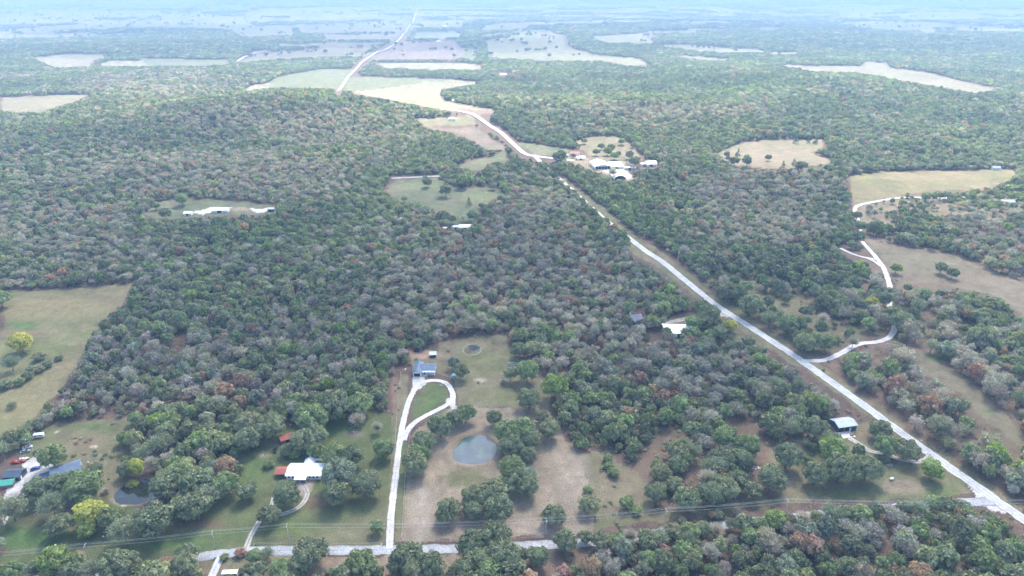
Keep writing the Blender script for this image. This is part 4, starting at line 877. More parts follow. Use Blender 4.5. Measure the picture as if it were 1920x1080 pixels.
part(e, 'hull', paint('gloss_white', (.8, .8, .8)), lambda bm: (lambda A, B: (bm.faces.new(A), bm.faces.new(B[::-1]), [bm.faces.new((A[i], B[i], B[(i+1) % 5], A[(i+1) % 5])) for i in range(5)]))([bm.verts.new(p_) for p_ in ((-2, -.5, .3), (1.4, -.5, .3), (2.2, 0, .45), (1.4, .5, .3), (-2, .5, .3))], [bm.verts.new(p_) for p_ in ((-2.1, -.85, .95), (1.6, -.8, .95), (2.9, 0, 1.05), (1.6, .8, .95), (-2.1, .85, .95))]))
boxes(e, 'seat', M_wood, (-1.2, -.9, -.7, .7, .95, 1.0)); boxes(e, 'seat', M_wood, (.3, .6, -.7, .7, .95, 1.0)); boxes(e, 'trailer_frame', M_rim, (-2, 3.4, -.05, .05, .1, .22), (-1, -.8, -.9, .9, .1, .22))
def camper(u, v, rz, L_, label, name='camper_trailer', H_=2.5, m=None):
    e = site(name, label, 'trailer', u, v, rz); o = boxes(e, 'body', m or paint('gloss_white', (.8, .8, .8)), (-L_/2, L_/2, -1.2, 1.2, .5, H_)); md = o.modifiers.new('bevel', 'BEVEL'); md.width = .18; md.segments = 2
    for x_ in (-L_*.25, L_*.2): boxes(e, 'window', M_glass, (x_-.4, x_+.4, -1.23, -1.19, 1.3, 1.9))
    boxes(e, 'door', M_grey, (L_*.36, L_*.36+.6, -1.24, -1.19, .6, 2.2)); boxes(e, 'drawbar', M_rim, (L_/2, L_/2+1.1, -.06, .06, .5, .62))
    for sy in (-1, 1): part(e, 'wheel', M_tyre, lambda bm: tube(bm, (-.3, sy*.95, .34), (-.3, sy*1.2, .34), .34, .34, 12))
    return e
camper(74, 820, 12, 5.2, 'white camper trailer at the wood edge above the black pickup')
camper(432, 1080, 3, 6.5, 'white flat topped trailer at the bottom edge by the lower drive')
# barn on the right
b = site('barn', 'grey metal roofed barn with dark slate walls and a concrete pad in front', 'barn', 1571, 811, 11, keep=11)
part(b, 'wall', M_bluew, lambda bm: gable_walls(bm, 0, 11.4, 0, 8.0, 3.4, 1.3, 'x')); gable_roof(b, 0, 11.4, 0, 8.0, 3.4, 1.3, 'x', M_grey, .35)
boxes(b, 'opening', M_dark, (.5, 3.6, -.06, .02, .05, 2.9), (3.9, 6.4, -.06, .02, .05, 2.9)); boxes(b, 'door', M_wall, (7.0, 8.0, -.08, .02, .05, 2.2)); boxes(b, 'threshold_post', M_post, (3.65, 3.85, -.1, 0, 0, 3.1))
d_ = boxes(None, 'concrete_pad', M_conc, (-.4, 7.6, -5.6, -.1, -.4, .14)); d_.location = b.location; d_.rotation_euler = b.rotation_euler; d_['kind'] = 'structure'
for k in range(2):
    e = site('picnic_table', ['weathered brown table at the right edge of the concrete pad', 'smaller plank bench behind the brown table by the concrete pad'][k], 'table', 1597+k*3, 816-k*3, 60)
    boxes(e, 'tabletop', M_wood, (-1.2, 1.2, -.4, .4, .7, .76)); boxes(e, 'bench_seat', M_wood, (-1.2, 1.2, -.95, -.7, .42, .47)); boxes(e, 'bench_seat', M_wood, (-1.2, 1.2, .7, .95, .42, .47)); boxes(e, 'leg', M_wood, (-.95, -.85, -.8, .8, 0, .69)); boxes(e, 'leg', M_wood, (.85, .95, -.8, .8, 0, .69))
def tank(u, v, rz, L_, r_, label, m=None):
    e = site('propane_tank', label, 'tank', u, v, rz); m = m or paint('gloss_white', (.8, .8, .8))
    def fn(bm):
        xs = [(-L_/2, .15), (-L_/2+.12, .65), (-L_/2+.35, 1), (L_/2-.35, 1), (L_/2-.12, .65), (L_/2, .15)]
        for (a, ra), (c, rc) in zip(xs[:-1], xs[1:]): tube(bm, (a, 0, r_+.25), (c, 0, r_+.25), r_*ra, r_*rc, 14)
    part(e, 'vessel', m, fn); boxes(e, 'valve_cover', M_grey, (-.2, .2, -.2, .2, 2*r_+.2, 2*r_+.42)); boxes(e, 'leg', M_rim, (-L_*.3-.08, -L_*.3+.08, -.4, .4, -.1, .45)); boxes(e, 'leg', M_rim, (L_*.3-.08, L_*.3+.08, -.4, .4, -.1, .45))
tank(1671, 900, 20, 2.6, .62, 'white propane tank on the grass below the barn driveway'); tank(760, 694, 80, 1.9, .42, 'small white tank on the grass left of the blue roofed house'); tank(165, 869, 20, 1.3, .45, 'white tank on the grass right of the slate blue barn')
tank(181, 892, 30, 1.9, .4, 'white tank half hidden beside trees right of the slate blue barn'); tank(119, 913, 25, 2.4, .45, 'white tank under trees below the slate blue barn')
# small pieces round the middle house
b = site('carport', 'small dark carport at the wood edge behind the blue roofed house', 'carport', 806, 671, 6, keep=3)
boxes(b, 'wall', M_bluew, (0, 4.2, 0, 3.6, -.2, 2.1)); part(b, 'roof', M_grey, lambda bm: slope(bm, (-.3, -.3, 2.1), (4.5, -.3, 2.1), (4.5, 3.9, 2.6), (-.3, 3.9, 2.6), ribs=4)); boxes(b, 'opening', M_dark, (.4, 3.8, -.05, .02, 0, 1.8))
b = site('tool_shed', 'small pale green shed between the loop drive and two trees', 'shed', 848, 711, 4, keep=2)
part(b, 'wall', M_green, lambda bm: gable_walls(bm, 0, 2.3, 0, 2.6, 2.0, .5, 'y')); gable_roof(b, 0, 2.3, 0, 2.6, 2.0, .5, 'y', M_grey, .15); boxes(b, 'door', M_grey, (.7, 1.6, -.05, .02, 0, 1.8))
b = site('equipment', 'dark machine parked on bare soil behind the blue roofed house', 'machine', 781, 659, -15); boxes(b, 'body', M_dark, (-1.1, 1.1, -.7, .7, .5, 1.3)); boxes(b, 'hood', M_bluew, (1.1, 2.1, -.5, .5, .5, 1.05)); boxes(b, 'cab', M_glass, (-.8, .3, -.6, .6, 1.31, 2.0))
for sx in (-.8, 1.4):
    for sy in (-1, 1): part(b, 'wheel', M_tyre, lambda bm: tube(bm, (sx, sy*.7, .4), (sx, sy*.95, .4), .45, .45, 12))
def rocks(bm, n, rx, ry, s, hmax, seed, elong=1):
    rd = random.Random(seed)
    for _ in range(n):
        a = rd.random()*2*pi; q = rd.random()**.6; x_, y_ = cos(a)*rx*q, sin(a)*ry*q; z_ = hmax*(1-q)*rd.random(); m = Matrix.Translation((x_, y_, z_)) @ Matrix.Rotation(rd.random()*6, 4, 'Z') @ Matrix.Rotation(rd.uniform(-.5, .5), 4, 'Y') @ Matrix.Diagonal((s*elong*rd.uniform(.5, 1.4), s*rd.uniform(.5, 1.1), s*rd.uniform(.4, .8), 1))
        bmesh.ops.create_icosphere(bm, subdivisions=1, radius=1, matrix=m)
def pile(name, label, u, v, n, rx, ry, s, hm, m, cat='pile', elong=1, kp=None):
    p = G(u, v); bm = bmesh.new(); rocks(bm, n, rx, ry, s, hm, int(u), elong); me = bpy.data.meshes.new(name); bm.to_mesh(me); bm.free(); me.materials.append(m); o = mobj(name, me); o.location = p; tag(o, label, cat, kind='stuff' if n > 1 else None)
    KEEPOUT.append((p.x, p.y, kp or max(rx, ry))); return o
def brushpile(name, label, u, v, n, rx, ry, s, hm, m, cat, seed):
    p = G(u, v); rd = random.Random(seed); bm = bmesh.new()
    for _ in range(n):
        a = rd.random()*2*pi; q = rd.random()**.6; x_, y_ = cos(a)*rx*q, sin(a)*ry*q; d = Vector((rd.gauss(0, 1), rd.gauss(0, 1), rd.gauss(0, .3))).normalized()*rd.uniform(.6, 1.8)*s; c_ = Vector((x_, y_, .1+hm*(1-q)*rd.random())); tube(bm, c_-d/2, c_+d/2, .07*s, .03*s, 4)
    me = bpy.data.meshes.new(name); bm.to_mesh(me); bm.free(); me.materials.append(m); o = mobj(name, me); o.location = p; tag(o, label, cat); KEEPOUT.append((p.x, p.y, max(rx, ry))); return o
brushpile('brush_pile', 'round pile of grey burnt brush in the yard behind the house', 889, 652, 320, 4.3, 4.6, 1.3, .9, M_ash, 'brush pile', 3); brushpile('brush_pile', 'brown heap of cut branches on the left side of the grey burnt brush', 876, 659, 160, 2.6, 3.2, 1.1, .6, mat('cut_wood', (.34, .24, .17), .9, noise=2, amp=.3), 'brush pile', 4)
def ring(name, label, u, v, rx, ry, th, h_, m, cat, rz=0):
    e = site(name, label, cat, u, v, rz)
    def fn(bm):
        n = 40; L4 = []
        for i in range(n):
            a = 2*pi*i/n; L4.append([bm.verts.new((cos(a)*(rx+o_), sin(a)*(ry+o_), z_)) for o_, z_ in ((0, -.3), (0, h_), (-th, h_), (-th, -.3))])
        for i in range(n):
            for k in range(3): bm.faces.new((L4[i][k], L4[(i+1) % n][k], L4[(i+1) % n][k+1], L4[i][k+1]))
    part(e, 'rim', m, fn); return e
ring('earth_berm', 'low pale earth ring round the grey brush pile', 885, 656, 6.6, 7.6, .5, .25, mat('berm_soil', (.32, .27, .2), .95, noise=1, amp=.2), 'berm')
ring('stock_tank', 'long oval pale green stock tank in the yard near the trees', 961, 683, 3.1, 1.5, .15, .7, mat('tank_steel', (.42, .52, .42), .5, .4), 'trough')
pile('stone_pile', 'pale tan heap of stones on the grass right of the two yard trees', 899, 714, 70, 2.4, 1.9, .32, .5, M_stone); pile('rubble_patch', 'pale rubble spread on the grass below the camper trailer', 177, 838, 60, 1.9, 1.5, .26, .2, M_stone); pile('rubble_patch', 'pale rubble at the wood edge right of the camper trailer', 106, 810, 40, 1.5, 1.4, .24, .2, M_stone)
pile('junk_heap', 'scattered white junk under trees left of the lower right wood', 1417, 877, 26, 2.6, 1.6, .3, .4, paint('gloss_white', (.8, .8, .8))); pile('junk_heap', 'pale litter lying left of the scattered white junk', 1408, 888, 16, 1.4, 1.6, .26, .3, M_conc)
pile('stone_pile', 'ring of stones round a burnt patch on the lawn left of the dark car', 490, 853, 40, 2.0, 1.6, .22, .15, M_stone); pile('stone_pile', 'small pale stones at the mouth of the barn driveway', 1668, 872, 24, 1.6, .8, .25, .15, M_stone)
pile('stone', 'lone white stone on the verge right of the main road', 1728, 826, 1, .1, .1, .6, .1, paint('gloss_white', (.8, .8, .8)), 'stone', kp=1); pile('rock_bank', 'pale rocks at the lower left bank of the dark pond', 232, 949, 26, 1.6, .8, .3, .1, M_stone)
def snag(label, u, v, L_, rz, name='fallen_tree'):
    e = site(name, label, 'log', u, v, rz); rd = random.Random(int(u)); part(e, 'trunk', M_barkp, lambda bm: tube(bm, (-L_/2, 0, .25), (L_/2, .3, .7), .28, .14, 8))
    for k in range(7):
        s0 = Vector((rd.uniform(-.1, .5)*L_, .1, .5)); d = Vector((rd.uniform(.2, 1), rd.uniform(-1, 1), rd.uniform(.1, .9)))*rd.uniform(.8, 2.2); part(e, 'branch', M_barkp, lambda bm: (tube(bm, s0, s0+d, .09, .04, 5), tube(bm, s0+d*.6, s0+d*.9+Vector((0, .6, .4)), .045, .02, 4)))
snag('white fallen trunk with bare branches under a grey tree on the lawn', 662, 803, 4.5, 20); snag('grey dead branches lying upright near the oval stock tank', 969, 705, 3, 80); snag('white dead snag among trees right of the slate blue barn', 197, 925, 4, 100); snag('pale bleached branch in the middle of the paddock', 1030, 935, 3, 65)
pile('log_pile', 'pile of cut logs in front of the fallen white trunk', 664, 810, 16, 1.5, .7, .22, .4, M_stone, 'log pile', 3)
e = site('bench', 'small grey bench on the lawn inside the loop drive', 'bench', 827, 724, -8); boxes(e, 'seat', M_grey, (-1, 1, -.25, .25, .42, .48)); boxes(e, 'backrest', M_grey, (-1, 1, .22, .28, .5, .95)); boxes(e, 'leg', M_rim, (-.9, -.8, -.2, .2, 0, .41)); boxes(e, 'leg', M_rim, (.8, .9, -.2, .2, 0, .41))
# houses in the trees, and the farm cluster
b = site('house', 'grey roofed brown house among trees left of the white gabled shed', 'house', 1185, 607, 14, keep=8)
part(b, 'wall', M_brown, lambda bm: gable_walls(bm, 0, 8.4, 0, 8.5, 3, 1.9, 'x')); gable_roof(b, 0, 8.4, 0, 8.5, 3, 2.1, 'x', M_shingle, .5); part(b, 'wall', M_brown, lambda bm: gable_walls(bm, 1.0, 5.2, -3.2, -.01, 2.8, 1.2, 'y')); gable_roof(b, 1.0, 5.2, -3.2, 4, 2.9, 1.5, 'y', M_shingle, .4)
boxes(b, 'chimney', M_wall, (.6, 1.3, 6, 6.7, 3, 6.0)); boxes(b, 'deck', M_red, (-2.4, -.1, -2, 3, -.2, .8)); window(b, 7, 0, 1); window(b, 3.1, -3.2, 1)
b = site('shed', 'large white gabled metal shed left of the main road drive', 'shed', 1246, 632, -4, keep=13)
part(b, 'wall', M_wall, lambda bm: gable_walls(bm, 0, 17.5, 0, 14, 3.4, 1.4, 'x')); gable_roof(b, 0, 17.5, 0, 14, 3.4, 1.4, 'x', M_white, .4); boxes(b, 'door', M_dark, (3, 6, -.06, .02, 0, 3), (9, 12, -.06, .02, 0, 3))
def simple(name, label, cat, u, v, rz, L_, W_, hw, rise, ax, mw, mr, group=None, doors=1, kp=None):
    b = site(name, label, cat, u, v, rz, group, keep=kp or max(L_, W_)*.6); x0, x1 = -L_/2, L_/2
    part(b, 'wall', mw, lambda bm: gable_walls(bm, x0, x1, 0, W_, hw, rise, ax)); gable_roof(b, x0, x1, 0, W_, hw, rise, ax, mr, .5)
    if doors: boxes(b, 'door', M_dark, (-L_*.2, L_*.08, -.08, .02, 0, hw*.75))
    return b
simple('house', 'red roofed white house at the left end of the far farm cluster', 'house', 1078, 293, 5, 13, 10, 3.2, 2.6, 'x', M_wall, M_red)
simple('house', 'long white roofed house just right of the red roofed house', 'house', 1090, 300, 4, 11, 9, 3.0, 1.4, 'x', M_wall, M_white); simple('shed', 'tiny white shed left of the red roofed house', 'shed', 1063, 295, 0, 4.5, 4, 3.0, .8, 'y', M_wall, M_white)
b = simple('barn', 'wide white barn with a dark open gable in the farm cluster', 'barn', 1130, 317, 8, 21, 30, 3.6, 3.0, 'y', M_wall, M_white, doors=0); boxes(b, 'opening', M_dark, (-9.5, 9.5, -.1, .02, .1, 3.6)); 
for x_ in (-6, -2, 2, 6): boxes(b, 'post', M_wall, (x_-.2, x_+.2, -.3, -.12, 0, 3.9))
simple('barn', 'long low white barn adjoining the dark gabled barn on its right', 'barn', 1157, 317, 2, 16, 26, 3.4, 1.6, 'x', M_wall, M_white); simple('shed', 'low grey and white shed right of the long low white barn', 'shed', 1182, 318, 2, 14, 5, 2.6, .8, 'x', M_conc, M_grey)
simple('house', 'white roofed building standing apart at the right end of the farm cluster', 'building', 1222, 312, 6, 13, 12, 3.4, 2.6, 'x', M_wall, M_white); simple('shed', 'low white shed beside the apart white roofed building', 'shed', 1208, 311, 3, 8, 6, 2.6, .8, 'x', M_wall, M_white)
b = site('hoop_barn', 'white fabric hoop barn with a round dark opening facing the wood', 'barn', 1163, 337, 4, keep=20)
def hoop(bm, r_, y0, y1, th=.15, n=18, hs=.62):
    A = []
    for y_ in (y0, y1):
        A.append([[bm.verts.new((cos(pi*i/n)*q, y_, sin(pi*i/n)*q*hs*1.15-.1)) for i in range(n+1)] for q in (r_, r_-th)])
    for i in range(n):
        bm.faces.new((A[0][0][i], A[0][0][i+1], A[1][0][i+1], A[1][0][i])); bm.faces.new((A[0][1][i+1], A[0][1][i], A[1][1][i], A[1][1][i+1]))
        for k in (0, 1): bm.faces.new((A[k][0][i], A[k][1][i], A[k][1][i+1], A[k][0][i+1]))
part(b, 'cover', M_white, lambda bm: hoop(bm, 7.6, 0, 30)); boxes(b, 'side_wall', M_conc, (-8.4, -7.65, 0, 30, -.6, 1.5), (7.65, 8.4, 0, 30, -.6, 1.5)); boxes(b, 'end_wall', M_dark, (-6.6, 6.6, 29, 29.2, 0, 3.6)); boxes(b, 'floor', M_bluew, (-7.3, 7.3, .6, 28.9, -.3, .1))
simple('house', 'long white roofed building among trees on the pale gravel strip', 'building', 413, 399, 2, 16, 9, 3, 1.6, 'x', M_wall, M_white); simple('shed', 'small white shed at the left end of the pale gravel strip', 'shed', 352, 404, 3, 8, 6, 2.6, 1, 'x', M_wall, M_white); simple('shed', 'grey shed at the right end of the pale gravel strip', 'shed', 508, 397, 2, 7, 6, 3, 1, 'x', M_bluew, M_grey)
simple('house', 'white roofed house below the round clearing, right hand of two roofs', 'house', 872, 431, 3, 12, 8, 3, 1.3, 'x', M_wall, M_white); simple('shed', 'small white shed left of the white roofed house below the clearing', 'shed', 835, 433, 3, 4, 4, 2.6, .8, 'x', M_wall, M_white); simple('shed', 'grey roofed shed between the two white roofs below the clearing', 'shed', 855, 430, 3, 6, 5, 2.6, .8, 'x', M_wall, M_grey)
for i, (u, v, s, l) in enumerate([(944, 142, 16, 'white farmhouse half hidden by trees above the mid fields'), (1388, 67.5, 22, 'far white barn in the right hand fields'), (1080, 68.5, 26, 'far white sheds at the left edge of the right hand fields'), (631, 77, 30, 'long white barn in the hedged fields left of the far road'), (603, 45, 30, 'white farm roof far off in the upper left fields'),
                                  (822, 78.5, 16, 'white house beside the far brown ploughed field'), (835, 50, 24, 'white house right of where the far road vanishes'), (898, 80, 18, 'white shed among trees right of the ploughed field'), (1310, 98, 20, 'white roofed house at the end of the far right field'), (852, 191, 9, 'small pale shed at the sunlit wood edge'), (1868, 319, 10, 'rusty grey shed at the right end of the golden field'),
                                  (1890, 384, 14, 'grey roof at the right edge beside the white lane'), (848, 226, 12, 'long white roof below the trees near the road bend')]):
    simple('farm_building', l, 'building', u, v, random.uniform(-8, 8), s, s*.5, 3.2, 1.8, 'x', M_wall, M_grey if 'grey' in l else M_white, 'far farm buildings', doors=0, kp=s*.9)

# ------------------------------------------------------------------ power line
poles = []
def base_of(u, v, hh):
    d = ray(u, v); zt = hh
    for _ in range(4): t = (zt-H)/d[2]; x_, y_ = t*d[0], t*d[1]; g_ = float(hgt(np.array(x_), np.array(y_))); zt = g_+hh
    return Vector((x_, y_, g_))
PT = [(-120, 1046), (158, 1021), (397, 997), (537, 984), (1024, 973), (1250, 955), (1478, 937), (1985, 937)]
PB = [base_of(u, v, 9.6) for u, v in PT]
PL_ = ['', 'utility pole nearest the left edge beside the yellow green tree', 'utility pole on the green verge left of the farm drive', 'utility pole on the lawn below the white roofed house', 'utility pole at the bottom of the paddock by the small oak', 'utility pole in the clearing right of the paddock', 'utility pole farthest right, below the grey roofed barn', '']
for i, p in enumerate(PB):
    a = PB[min(i+1, len(PB)-1)]-PB[max(i-1, 0)]; rz = math.atan2(a.y, a.x)
    if PL_[i]:
        e = empty('utility_pole', p, rz); tag(e, PL_[i], 'pole', 'poles of the power line'); part(e, 'pole', M_post, lambda bm: tube(bm, (0, 0, -.5), (0, 0, 9.6), .19, .12, 10)); boxes(e, 'crossarm', M_post, (-.08, .08, -1.3, 1.3, 9.0, 9.16))
        for y_ in (-1.2, 0, 1.2): part(e, 'insulator', M_white, lambda bm: tube(bm, (0, y_, 9.17 if y_ else 9.6), (0, y_, 9.42 if y_ else 9.85), .07, .05, 8))
        if i == 4: part(e, 'transformer', M_grey, lambda bm: tube(bm, (.35, 0, 7.4), (.35, 0, 8.3), .26, .26, 12))
    poles.append((p, rz))
for k, y_ in enumerate((-1.2, 0, 1.2)):
    bm = bmesh.new()
    for (p, rz), (q, rq) in zip(poles[:-1], poles[1:]):
        A = p+Vector((-sin(rz)*y_, cos(rz)*y_, 9.43 if y_ else 9.86)); B = q+Vector((-sin(rq)*y_, cos(rq)*y_, 9.43 if y_ else 9.86)); L_ = (B-A).length; pts = []
        for j in range(17): t = j/16; c_ = A.lerp(B, t); c_.z -= 4*t*(1-t)*L_*.014; pts.append(c_)
        for c0, c1 in zip(pts[:-1], pts[1:]): tube(bm, c0, c1, .026, .026, 5)
    bmesh.ops.remove_doubles(bm, verts=bm.verts, dist=.02); me = bpy.data.meshes.new('power_wire'); bm.to_mesh(me); bm.free(); me.materials.append(M_wire); o = mobj('power_wire', me)
    tag(o, ['front wire of the power line across the foreground', 'middle wire of the power line across the foreground', 'rear wire of the power line across the foreground'][k], 'wire', 'wires of the power line')
e = empty('light_pole', G(63, 848)); tag(e, 'pale leaning pole with a short arm between the white car and the black pickup', 'pole'); part(e, 'pole', M_post, lambda bm: tube(bm, (0, 0, -.4), (-.9, .3, 8.4), .17, .1, 8)); part(e, 'arm', M_post, lambda bm: tube(bm, (-.85, .3, 8.0), (-2.1, .3, 8.3), .06, .05, 6)); boxes(e, 'lamp_head', M_white, (-2.4, -1.9, .15, .45, 8.2, 8.35))
for i, (u, v) in enumerate([(1262, 494), (1200, 446), (1146, 402), (1100, 364), (1062, 336)]):
    e = empty('roadside_pole', G(u+8, v)); tag(e, ['nearest bare pole on the verge where the white road emerges', 'second bare pole along the grassy verge of the main road', 'middle bare pole along the grassy verge of the main road', 'fourth bare pole along the grassy verge of the main road', 'farthest bare pole along the grassy verge near the farm cluster'][i], 'pole', 'poles along the main road'); part(e, 'pole', M_post, lambda bm: tube(bm, (0, 0, -.5), (0, 0, 10.5), .2, .13, 8)); boxes(e, 'crossarm', M_post, (-1.1, 1.1, -.07, .07, 9.8, 9.94))
def fence(pts, label, gap=5.0):
    P = [G(u, v) for u, v in pts]; e = empty('wire_fence', P[0]); tag(e, label, 'fence'); bmw = bmesh.new()
    for a, c in zip(P[:-1], P[1:]):
        n = max(1, int((c-a).length/gap)); prev = None
        for k in range(n+1):
            q = a.lerp(c, k/n); q.z = float(hgt(np.array(q.x), np.array(q.y))); q = q-P[0]
            if k < n or c is P[-1]:
                if not hasattr(fence, 'm'): bm = bmesh.new(); tube(bm, (0, 0, -.3), (0, 0, 1.35), .08, .07, 6); fence.m = bpy.data.meshes.new('fence_post'); bm.to_mesh(fence.m); bm.free(); fence.m.materials.append(M_post)
                o = mobj('fence_post', fence.m, e); o.location = q
            if prev is not None:
                for z_ in (.5, .9, 1.25): tube(bmw, prev+Vector((0, 0, z_)), q+Vector((0, 0, z_)), .02, .02, 3)
            prev = q
    me = bpy.data.meshes.new('fence_wire'); bmw.to_mesh(me); bmw.free(); me.materials.append(M_wire); mobj('fence_wire', me, e)
fence([(750, 1017), (860, 1017), (980, 1012), (1112, 1003)], 'wire fence along the bottom edge of the paddock'); fence([(753, 1010), (761, 880), (770, 806), (835, 768), (870, 762), (1030, 769)], 'wire fence round the left and top edges of the paddock')
fence([(478, 1021), (600, 1022), (722, 1021)], 'wire fence between the lawn and the lower lane'); fence([(724, 1008), (738, 890), (744, 780), (752, 700)], 'wire fence on the left of the straight white driveway')
for i, (u, v) in enumerate([(476, 1024), (716, 1024)]):
    e = site('mailbox', ['small grey mailbox at the mouth of the farm drive', 'small grey mailbox left of the straight driveway mouth'][i], 'mailbox', u, v); boxes(e, 'post', M_post, (-.05, .05, -.05, .05, -.2, 1.0)); boxes(e, 'box', M_rim, (-.12, .12, -.28, .28, 1.0, 1.28))
x, y, z, rad, hs, var, tints = forest()
def hedges():   # field-side tree lines and lone trees far off
    n = 90000; yy = 1900+8000*rng.random(n)**1.35; xx = (rng.random(n)*2-1)*.8*yy; zz = hgt(xx, yy); k, u, v = look(xx, yy, zz, gz, default=0); r = np.hypot(xx, yy)
    o = np.isin(k, [4, 5, 7, 12, 2, 6]) | ((k == 0) & (farpatch(xx, yy, r) <= 0) & (r > 4200)); o &= v < 108
    a = .25+.5*np.floor(vnoise(xx/1500+5, yy/1500)*3); p = xx*np.cos(a)+yy*np.sin(a); q = -xx*np.sin(a)+yy*np.cos(a); g1 = 330+60*vnoise(xx/2500, yy/2500)
    line = (np.abs((p % g1)-g1/2) < 7) & (vnoise(q/90, p/700) > .5) | (np.abs((q % (g1*.8))-g1*.4) < 7) & (vnoise(p/90+9, q/700) > .45)
    o &= line | (rng.random(n) < .006)
    o &= rng.random(n) < .55
    return xx[o], yy[o], zz[o]
hx, hy, hz = hedges(); m_ = len(hx); print('hedge trees', m_)
hr = 3.6+3.4*rng.random(m_)*(1+hy/7000); x, y, z, rad, hs = np.r_[x, hx], np.r_[y, hy], np.r_[z, hz], np.r_[rad, hr], np.r_[hs, np.full(m_, .95)]
var = np.r_[var, rng.integers(0, ND, m_)]; tints = np.r_[tints, np.array(TINT['g'])*(.8+.4*rng.random((m_, 1)))]
scatter('woodland', x, y, z-.1, np.stack([rad, rad, rad*hs], 1), var, tints, WV, 'oak woodland of green and grey crowns stretching back to the horizon')
# low scrub under and beside the woods
def brush():
    n = 30000; yy = 190+700*rng.random(n)**.8; xx = (rng.random(n)*2-1)*.8*(yy+60); zz = hgt(xx, yy)
    k, u, v = look(xx, yy, zz, gz, default=0); c, _, _ = look(xx, yy, zz, cl, default=False)
    dd = fbm(xx/12+3, yy/12, 3)
    ok = ((k == 0) | (k == 8) & (dd > .5) | (k == 9) & (dd > .66) | (k == 11) & (dd > .68)) & (dd > .45)
    ok &= ~((k == 0) & c.astype(bool))
    for P in PITS: ok &= pond_u(P, xx, yy) > 1.3
    for (bx, by, br) in KEEPOUT: ok &= np.hypot(xx-bx, yy-by) > br
    for Q in ROADPTS: 
        for i in range(0, len(Q), 1):
            ok &= np.hypot(xx-Q[i, 0], yy-Q[i, 1]) > Q[i, 2]
    xx, yy, zz = xx[ok], yy[ok], zz[ok]; m = len(xx); s = .25+.75*rng.random(m)**2.2
    pal = np.array([TINT['g'], TINT['m'], TINT['o'], TINT['t'], TINT['r'], TINT['o']]); t = pal[rng.integers(0, 6, m)]*(.9+.5*rng.random(m))[:, None]
    scatter('undergrowth', xx, yy, zz-s*.35, np.stack([s*1.3, s*1.3, s*.8], 1), rng.integers(0, ND, m), t, WV, 'low scrub and weeds under the trees and along the field edges'); print('brush', m)
brush()

# ------------------------------------------------------------------ trees standing as objects
WORDS = dict(g='dark green', m='mid green', l='yellow green', y='bright yellow', k='bare grey', o='olive green', r='russet', c='dark', b='grey green', t='tan', e='orange')
LAND = [('the blue roofed house', 793, 690), ('the brush pile', 885, 655), ('the paddock pond', 890, 841), ('the white house', 570, 883), ('the red shed', 539, 820), ('the dark pond', 258, 923), ('the gravel yard', 50, 890),
        ('the slate blue barn', 128, 880), ('the grey barn', 1582, 797), ('the white tank', 1671, 898), ('the road junction', 1850, 925), ('the left meadow', 60, 690), ('the driveway mouth', 728, 1022), ('the loop drive', 812, 750),
        ('the paddock bottom', 960, 1000), ('the power line clearing', 1330, 955), ('the lower lane', 600, 1035), ('the lane bend', 300, 1055), ('the white shed', 1268, 615), ('the brown house', 1196, 593),
        ('the curving lane', 1660, 600), ('the main road', 1480, 672), ('the round clearing', 850, 370), ('the hoop barn', 1168, 330), ('the tan field', 1450, 290), ('the pale gravel strip', 430, 392), ('the lower right wood', 1550, 1030), ('the bottom right corner', 1850, 1050), ('the wood edge', 1300, 1020),
        ('the wood bottom', 1420, 1060), ('the right edge', 1880, 850), ('the barn drive', 1700, 862), ('the log pile', 665, 800), ('the paddock corner', 1100, 990), ('the lawn pole', 538, 990), ('the verge pole', 397, 1010)]
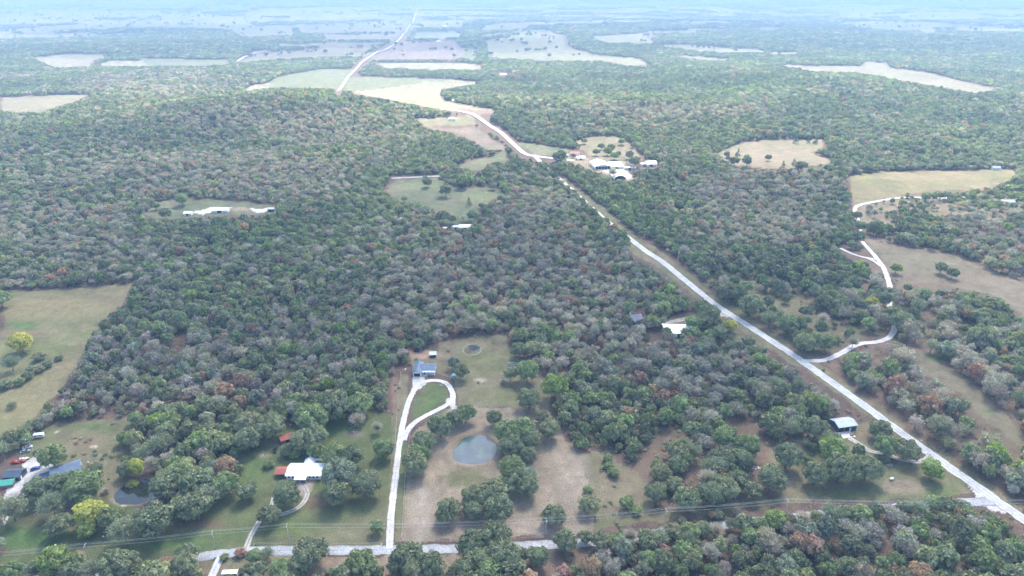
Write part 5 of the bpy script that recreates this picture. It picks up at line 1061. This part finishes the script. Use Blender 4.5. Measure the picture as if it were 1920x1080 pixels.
def tree_label(t, used):
    key, kind, u, v, wp = t[4], t[5], t[6], t[7], t[8]
    nm, lu, lv = min(LAND, key=lambda q: math.hypot(q[1]-u, (q[2]-v)*1.3))
    dx, dy = u-lu, v-lv
    rel = ('left of' if dx < 0 else 'right of') if abs(dx) > abs(dy)*1.1 else ('behind' if dy < 0 else 'in front of')
    if abs(dx) > 12 and abs(dy) > 12: rel = ('back ' if dy < 0 else 'front ')+('left of' if dx < 0 else 'right of')
    dist = 'just' if math.hypot(dx, dy) < 55 else ''
    size = 'large' if wp > 48 else 'small' if wp < 24 else 'medium'
    what = {'cone': 'cedar', 'bare': 'tree'}.get(kind, 'oak')
    sh = {'dense': '', 'sparse': 'thin', 'bare': 'leafless', 'cone': 'pointed'}[kind]
    lab = ' '.join(f"{size} {WORDS[key]} {sh} {what} {dist} {rel} {nm}".split())
    return lab
from collections import Counter, defaultdict
labs = [tree_label(t, None) for t in TREES]; grp = defaultdict(list)
for i, l in enumerate(labs): grp[l].append(i)
ORD = ['first', 'second', 'third', 'fourth', 'fifth', 'sixth', 'seventh', 'eighth', 'ninth', 'tenth']
for l, ii in grp.items():
    if len(ii) > 1:
        ii.sort(key=lambda i: TREES[i][6])
        for n_, i in enumerate(ii):
            if len(ii) == 2: o_ = ['leftmost', 'rightmost'][n_]+' of two'
            else: o_ = (ORD[n_] if n_ < 10 else 'last')+' from the left'
            labs[i] = l+', '+o_
for t, lab in zip(TREES, labs):
    x_, y_, rad_, asp, key, kind = t[:6]
    z_ = float(hgt(np.array(x_), np.array(y_)))
    nm = {'cone': 'cedar_tree', 'bare': 'bare_tree'}.get(kind, 'oak_tree')
    if t[8] < 24 and y_ < 420: nm = 'shrub'; lab = lab.replace(' oak', ' shrub')
    e = empty(nm, (x_, y_, z_), random.random()*6.28); tag(e, lab, 'cedar' if kind == 'cone' else 'shrub' if nm == 'shrub' else 'tree', 'trees standing one by one' if nm != 'shrub' else 'shrubs')
    c = mobj('crown', random.choice(NEAR[kind]), e); low = nm == 'shrub'
    k = .85 if low else 1.0
    c.scale = (rad_*random.uniform(.93, 1.07), rad_*random.uniform(.93, 1.07), rad_*asp*k); c.rotation_euler[2] = random.random()*6.28
    if low: c.location.z = -.3*rad_
    tr = mobj('trunk', TRUNKC if kind == 'cone' else random.choice(TRUNKP if kind == 'bare' else TRUNK), e); tr.scale = (rad_*.8, rad_*.8, rad_*asp*(.6 if low else 1)); tr.rotation_euler[2] = random.random()*6
    tc_ = TINT[key]; f_ = random.uniform(.88, 1.14); c['tint'] = [tc_[0]*f_*random.uniform(.95, 1.05), tc_[1]*f_, tc_[2]*f_, 1.0]
print('tree objects', len(TREES))
